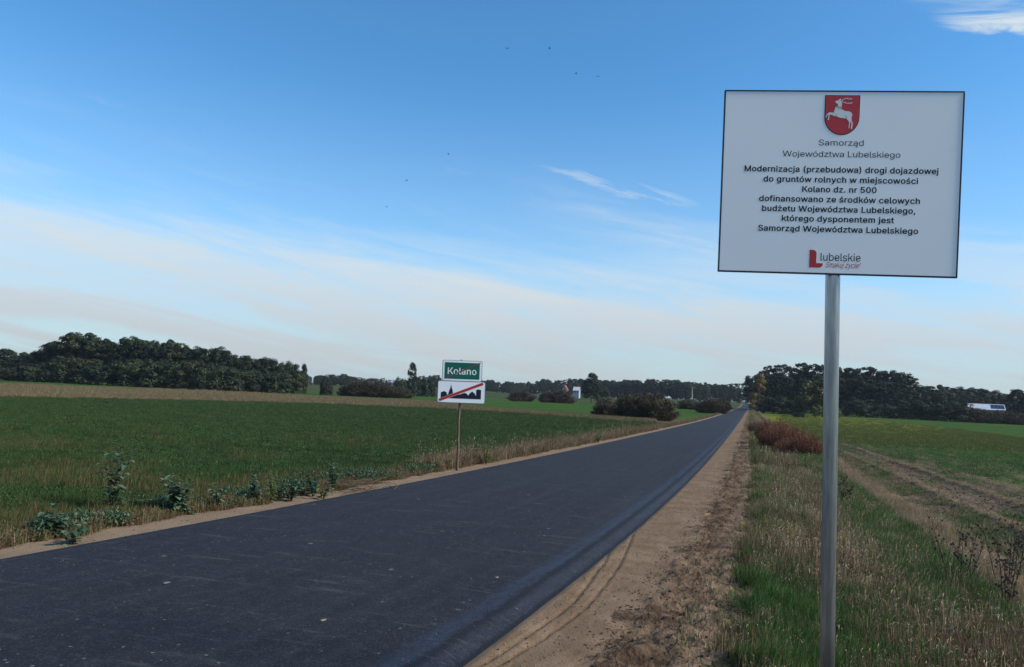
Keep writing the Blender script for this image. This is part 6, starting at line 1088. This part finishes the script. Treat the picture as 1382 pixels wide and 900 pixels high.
# rust-coloured tall herb clumps beyond the pole on the verge
def rust(h, n, m):
    V = []; F = []
    for i in range(n):
        a = rng.uniform(0, 6.283); q = math.sqrt(rng.uniform()); p = np.array([q * .5 * math.cos(a), q * .5 * math.sin(a), 0]); hh = (1 - .45 * q * q) * rng.uniform(.6, 1.05); L_ = np.array([math.cos(a) * .12, math.sin(a) * .12, hh])
        s = unit(1)[0]; s[2] = 0; s /= np.linalg.norm(s); b = len(V)
        V += [p - s * .003, p + s * .003, p + L_]; F.append((b, b + 1, b + 2))
        for j in range(7):
            t = rng.uniform(.45, 1.0); c = p + L_ * t; e = c + np.array([rng.normal(0, .03), rng.normal(0, .03), rng.uniform(.03, .08)]); b = len(V)
            V += [c - s * .008, c + s * .008, e]; F.append((b, b + 1, b + 2))
    me = bpy.data.meshes.new('rust'); me.from_pydata([tuple(v) for v in V], [], F); me.materials.append(m); me.update(); return me
RM = [rust(1, 900, M_GR), rust(1, 900, M_GR), rust(1, 800, M_GB)]
for i, (u_, s_, h, w, k, lab) in enumerate(((4.75, 34, 1.3, 1.3, 0, 'rust-brown tall weed clump, left front part of the thicket behind the pole'), (5.1, 36.0, 1.45, 1.5, 1, 'rust-brown tall weed clump in the middle of the thicket behind the pole'),
                                            (5.25, 31.5, 1.35, 1.3, 0, 'tallest rust-brown weed clump, close to the steel pole'), (4.8, 40, 1.5, 1.5, 1, 'rust-brown weed clump at the rear of the thicket behind the pole'),
                                            (5.65, 29.3, 1.1, 1.1, 1, 'rust-brown weed clump touching the left side of the steel pole'), (4.9, 47, 1.2, 1.7, 2, 'greyish brown weed clump behind the rust-coloured ones'), (4.7, 60, 1.2, 2.2, 2, 'greyish brown weed clump farthest along the right verge'),
                                            (5.1, 29.8, .9, 1.1, 0, 'low rust-brown weed clump at the front of the thicket'))):
    x, y = [float(v) for v in to_xy(u_, s_)]
    r = empty('weed_clump', (x, y, gz(x, y) - .03), float(rng.uniform(0, 6.28))); r.scale = (w, w, h); tag(r, lab, 'weeds', 'rust-brown weed clumps on the right verge')
    link(bpy.data.objects.new('stems', RM[k]), r)

# ------------------------------------------------------------------ far buildings, car, sand pile, birds
M_ROOFW = mat('white_sheet_roof', [(.52, .55, .58), (.42, .44, .47)], scale=2, rough=.4)
M_SOLAR = mat('solar_glass', [(.012, .016, .03)], rough=.15, spec=.6)
M_WALLY = mat('cream_wall', [(.42, .35, .22), (.36, .31, .20)], rough=.9)
M_WALLG = mat('grey_wall', [(.26, .28, .32), (.22, .24, .28)], rough=.9)
M_WALLW = mat('white_render', [(.36, .39, .42), (.30, .32, .35)], rough=.9)
M_TILE = mat('red_roof_tile', [(.26, .075, .055), (.22, .06, .05)], scale=3, rough=.7)
M_ROOFG = mat('grey_roof', [(.45, .46, .48), (.38, .39, .41)], rough=.6)
M_GLASS = mat('dark_glass', [(.02, .025, .03)], rough=.08, spec=.6)
M_PAINT = mat('white_car_paint', [(.78, .78, .77), (.74, .74, .74)], rough=.25, spec=.5)
M_TYRE = mat('tyre', [(.02, .02, .02)], rough=.9)
M_LAMP = mat('lamp_glass', [(.8, .8, .75)], rough=.1, spec=.8)
M_BIRD = mat('bird_feathers', [(.02, .02, .022)], rough=.9)
M_DSAND = mat('pale_sand', [(.52, .44, .34), (.36, .28, .20)], scale=3, rough=.95, bump=.1, bscale=2)
def house(x, y, rz, L_, D_, hw, hr, wallm, roofm, label, wins, over=.35, name='house'):
    r = empty(name, (x, y, gz(x, y)), rz); tag(r, label, 'building')
    mb = MB(); mb.box((0, 0, hw / 2), (L_, D_, hw))
    for sx_ in (-1, 1): mb.add([(sx_ * L_ / 2, -D_ / 2, hw), (sx_ * L_ / 2, D_ / 2, hw), (sx_ * L_ / 2, 0, hw + hr)], [(0, 1, 2)])
    mb.build('wall', [wallm], r)
    k = hr / (D_ / 2); X_ = L_ / 2 + over; Y_ = D_ / 2 + over; t = .18; mb = MB()
    for s in (-1, 1):
        a = [(-X_, s * Y_, hw - k * over + .05), (X_, s * Y_, hw - k * over + .05), (X_, 0, hw + hr + .05), (-X_, 0, hw + hr + .05)]
        mb.add(a + [(p[0], p[1], p[2] + t) for p in a], [(0, 1, 2, 3), (4, 7, 6, 5), (0, 4, 5, 1), (1, 5, 6, 2), (2, 6, 7, 3), (3, 7, 4, 0)])
    roof = mb.build('roof', [roofm], r)
    for (wx, wz, ww, wh) in wins:
        mb = MB(); fr = .09
        for c, d in (((wx, -D_ / 2 - .02, wz + wh / 2), (ww + fr, .08, fr)), ((wx, -D_ / 2 - .02, wz - wh / 2), (ww + fr, .08, fr)), ((wx - ww / 2, -D_ / 2 - .02, wz), (fr, .079, wh - fr)), ((wx + ww / 2, -D_ / 2 - .02, wz), (fr, .079, wh - fr))): mb.box(c, d)
        w = mb.build('window', [M_WALLW], r); mb = MB(); mb.box((wx, -D_ / 2 - .012, wz), (ww - fr, .03, wh - fr)); mb.build('pane', [M_GLASS], w)
    return r, roof, k
hx, hy = 162.15, 252.4; az = math.atan2(hx, hy)
r, roof, k = house(hx, hy, -az + .10, 10.0, 8.0, 4.0, 1.75, M_WALLG, M_ROOFW, 'long low building with white sheet roof and dark solar panels behind the hedge', [(-2.6, 2.8, 1.1, 1.2), (-.9, 2.8, 1.1, 1.2)])
mb = MB(); mb.box((-2.0, -4.03, 2.9), (4.4, .06, 1.9)); mb.build('cladding', [M_WALLY], r)
for i in range(4):
    for j in range(2):
        mb = MB(); y0 = -3.5 + j * 1.55; y1 = y0 + 1.45; x0 = 1.25 + i * .98; x1 = x0 + .92
        f = lambda y_, e: 4.0 + k * (4.0 - abs(y_)) + .24 + e
        mb.add([(x0, y0, f(y0, 0)), (x1, y0, f(y0, 0)), (x1, y1, f(y1, 0)), (x0, y1, f(y1, 0)), (x0, y0, f(y0, .05)), (x1, y0, f(y0, .05)), (x1, y1, f(y1, .05)), (x0, y1, f(y1, .05))],
               [(0, 3, 2, 1), (4, 5, 6, 7), (0, 1, 5, 4), (1, 2, 6, 5), (2, 3, 7, 6), (3, 0, 4, 7)]); mb.build('solar_panel', [M_SOLAR], roof)
r, roof, k = house(40.7, 448.2, -.25, 3.4, 6.0, 4.6, 2.0, M_WALLW, M_ROOFG, 'small far white house left of the tall dark tree', [(-.7, 3.9, .9, 1.2), (.8, 3.9, .9, 1.2)])
mb = MB(); mb.box((.8, 1.0, 7.4), (.6, .6, 1.6)); mb.build('chimney', [M_TILE], roof)
house(33.6, 448.7, 1.35, 6.0, 3.0, 4.9, 2.6, M_WALLW, M_TILE, 'far house with a red tiled roof showing above a brown bush', [])
# car at the end of the road
cx_, cy_ = 155.6, 476.0
cx_ = float(cxr(cy_)) + 2.9
car = empty('parked_car', (cx_, cy_, gz(cx_, cy_)), -A0); tag(car, 'small white car seen head on at the far end of the road', 'car')
prof = [(-2.05, .32), (-2.05, .72), (-1.9, .84), (-1.0, .98), (-.35, 1.42), (1.3, 1.45), (1.95, 1.0), (2.05, .85), (2.05, .32)]
mb = MB(); n = len(prof)
vs = []
for i_, (yy_, zz_) in enumerate(prof):
    wd = .86 if zz_ < 1.0 else .66
    vs += [(-wd, yy_, zz_), (wd, yy_, zz_)]
fs = [tuple(2 * i for i in range(n))[::-1], tuple(2 * i + 1 for i in range(n))] + [(2 * i, 2 * i + 1, 2 * ((i + 1) % n) + 1, 2 * ((i + 1) % n)) for i in range(n)]
mb.add(vs, fs); mb.build('body', [M_PAINT], car)
mb = MB(); mb.add([(-.66, -1.0, 1.0), (.66, -1.0, 1.0), (.58, -.42, 1.38), (-.58, -.42, 1.38)], [(0, 1, 2, 3)]); o = mb.build('windscreen', [M_GLASS], car); o.location = (0, -.03, .03)
for s in (-1, 1):
    for yy_ in (-1.3, 1.3):
        mb = MB(); mb.tube([(s * .78, yy_, .31), (s * .93, yy_, .31)], .31, n=16); mb.build('wheel', [M_TYRE], car)
    mb = MB(); mb.box((s * .62, -2.06, .66), (.32, .06, .16)); mb.build('headlight', [M_LAMP], car)
# sand pile at the right edge
px_, py_ = 153.3, 226.0
nn_ = 26; V = []; F = []
for i in range(nn_):
    for j in range(nn_):
        a = (i / (nn_ - 1) - .5) * 2; b = (j / (nn_ - 1) - .5) * 2; h = max(0, 1 - (a * a + b * b)) ** .8; V.append((a * 4.2, b * 2.4, h * 3.3 * (.55 + .7 * float(fnoise(np.array([a * 3 + 9]), np.array([b * 3 + 5]), 5, 3)[0])) - .1))
for i in range(nn_ - 1):
    for j in range(nn_ - 1): F.append((i * nn_ + j, (i + 1) * nn_ + j, (i + 1) * nn_ + j + 1, i * nn_ + j + 1))
me = bpy.data.meshes.new('sand_pile'); me.from_pydata(V, [], F); me.materials.append(M_DSAND); me.update()
o = link(bpy.data.objects.new('sand_pile', me)); o.location = (px_, py_, gz(px_, py_)); tag(o, 'pale sand pile beside the right end of the white-roofed building', 'sand pile')
# birds
BIRDS = [((-1.3, 54.2, 27.4), 'leftmost of the two high birds'), ((1.9, 54.1, 27.5), 'right one of the two birds nearest the top of the sky'), ((4.0, 54.7, 25.9), 'left one of the close pair of birds left of the board'),
         ((5.7, 54.6, 25.7), 'right one of the close pair of birds, nearest to the board'), ((-5.6, 56.9, 19.9), 'topmost of the three birds above the town sign'), ((-8.8, 57.1, 17.7), 'middle one of the three birds above the town sign'), ((-10.3, 57.4, 15.6), 'lowest of the three birds above the town sign')]
for i, (p, lab) in enumerate(BIRDS):
    b = empty('bird', p, i * 1.1); b.scale = (.95, .95, .95); tag(b, 'tiny dark flying bird, ' + lab, 'bird', 'birds in the sky')
    mb = MB(); mb.tube([(0, -.09, 0), (0, -.05, .008), (0, .02, 0), (0, .10, -.005)], [.006, .022, .026, .004], n=7); mb.build('body', [M_BIRD], b)
    for s in (-1, 1):
        mb = MB(); mb.add([(s * .015, -.03, .01), (s * .09, -.05, .05), (s * .18, .01, .03), (s * .09, .02, .045), (s * .015, .03, .01)], [(0, 1, 2, 3, 4)] if s > 0 else [(4, 3, 2, 1, 0)])
        mb.build('wing', [M_BIRD], b)

# ------------------------------------------------------------------ thin autumn haze
hz = bpy.data.materials.new('haze'); hz.use_nodes = True; nt = hz.node_tree; nt.nodes.remove(nt.nodes['Principled BSDF'])
pv = nt.nodes.new('ShaderNodeVolumePrincipled'); pv.inputs['Color'].default_value = (.80, .88, 1.0, 1); pv.inputs['Density'].default_value = .00009; pv.inputs['Anisotropy'].default_value = .2
nt.links.new(pv.outputs[0], nt.nodes['Material Output'].inputs['Volume'])
mb = MB(); mb.box((0, 4000, 15), (16000, 12000, 60)); o = mb.build('haze', [hz]); o['kind'] = 'stuff'
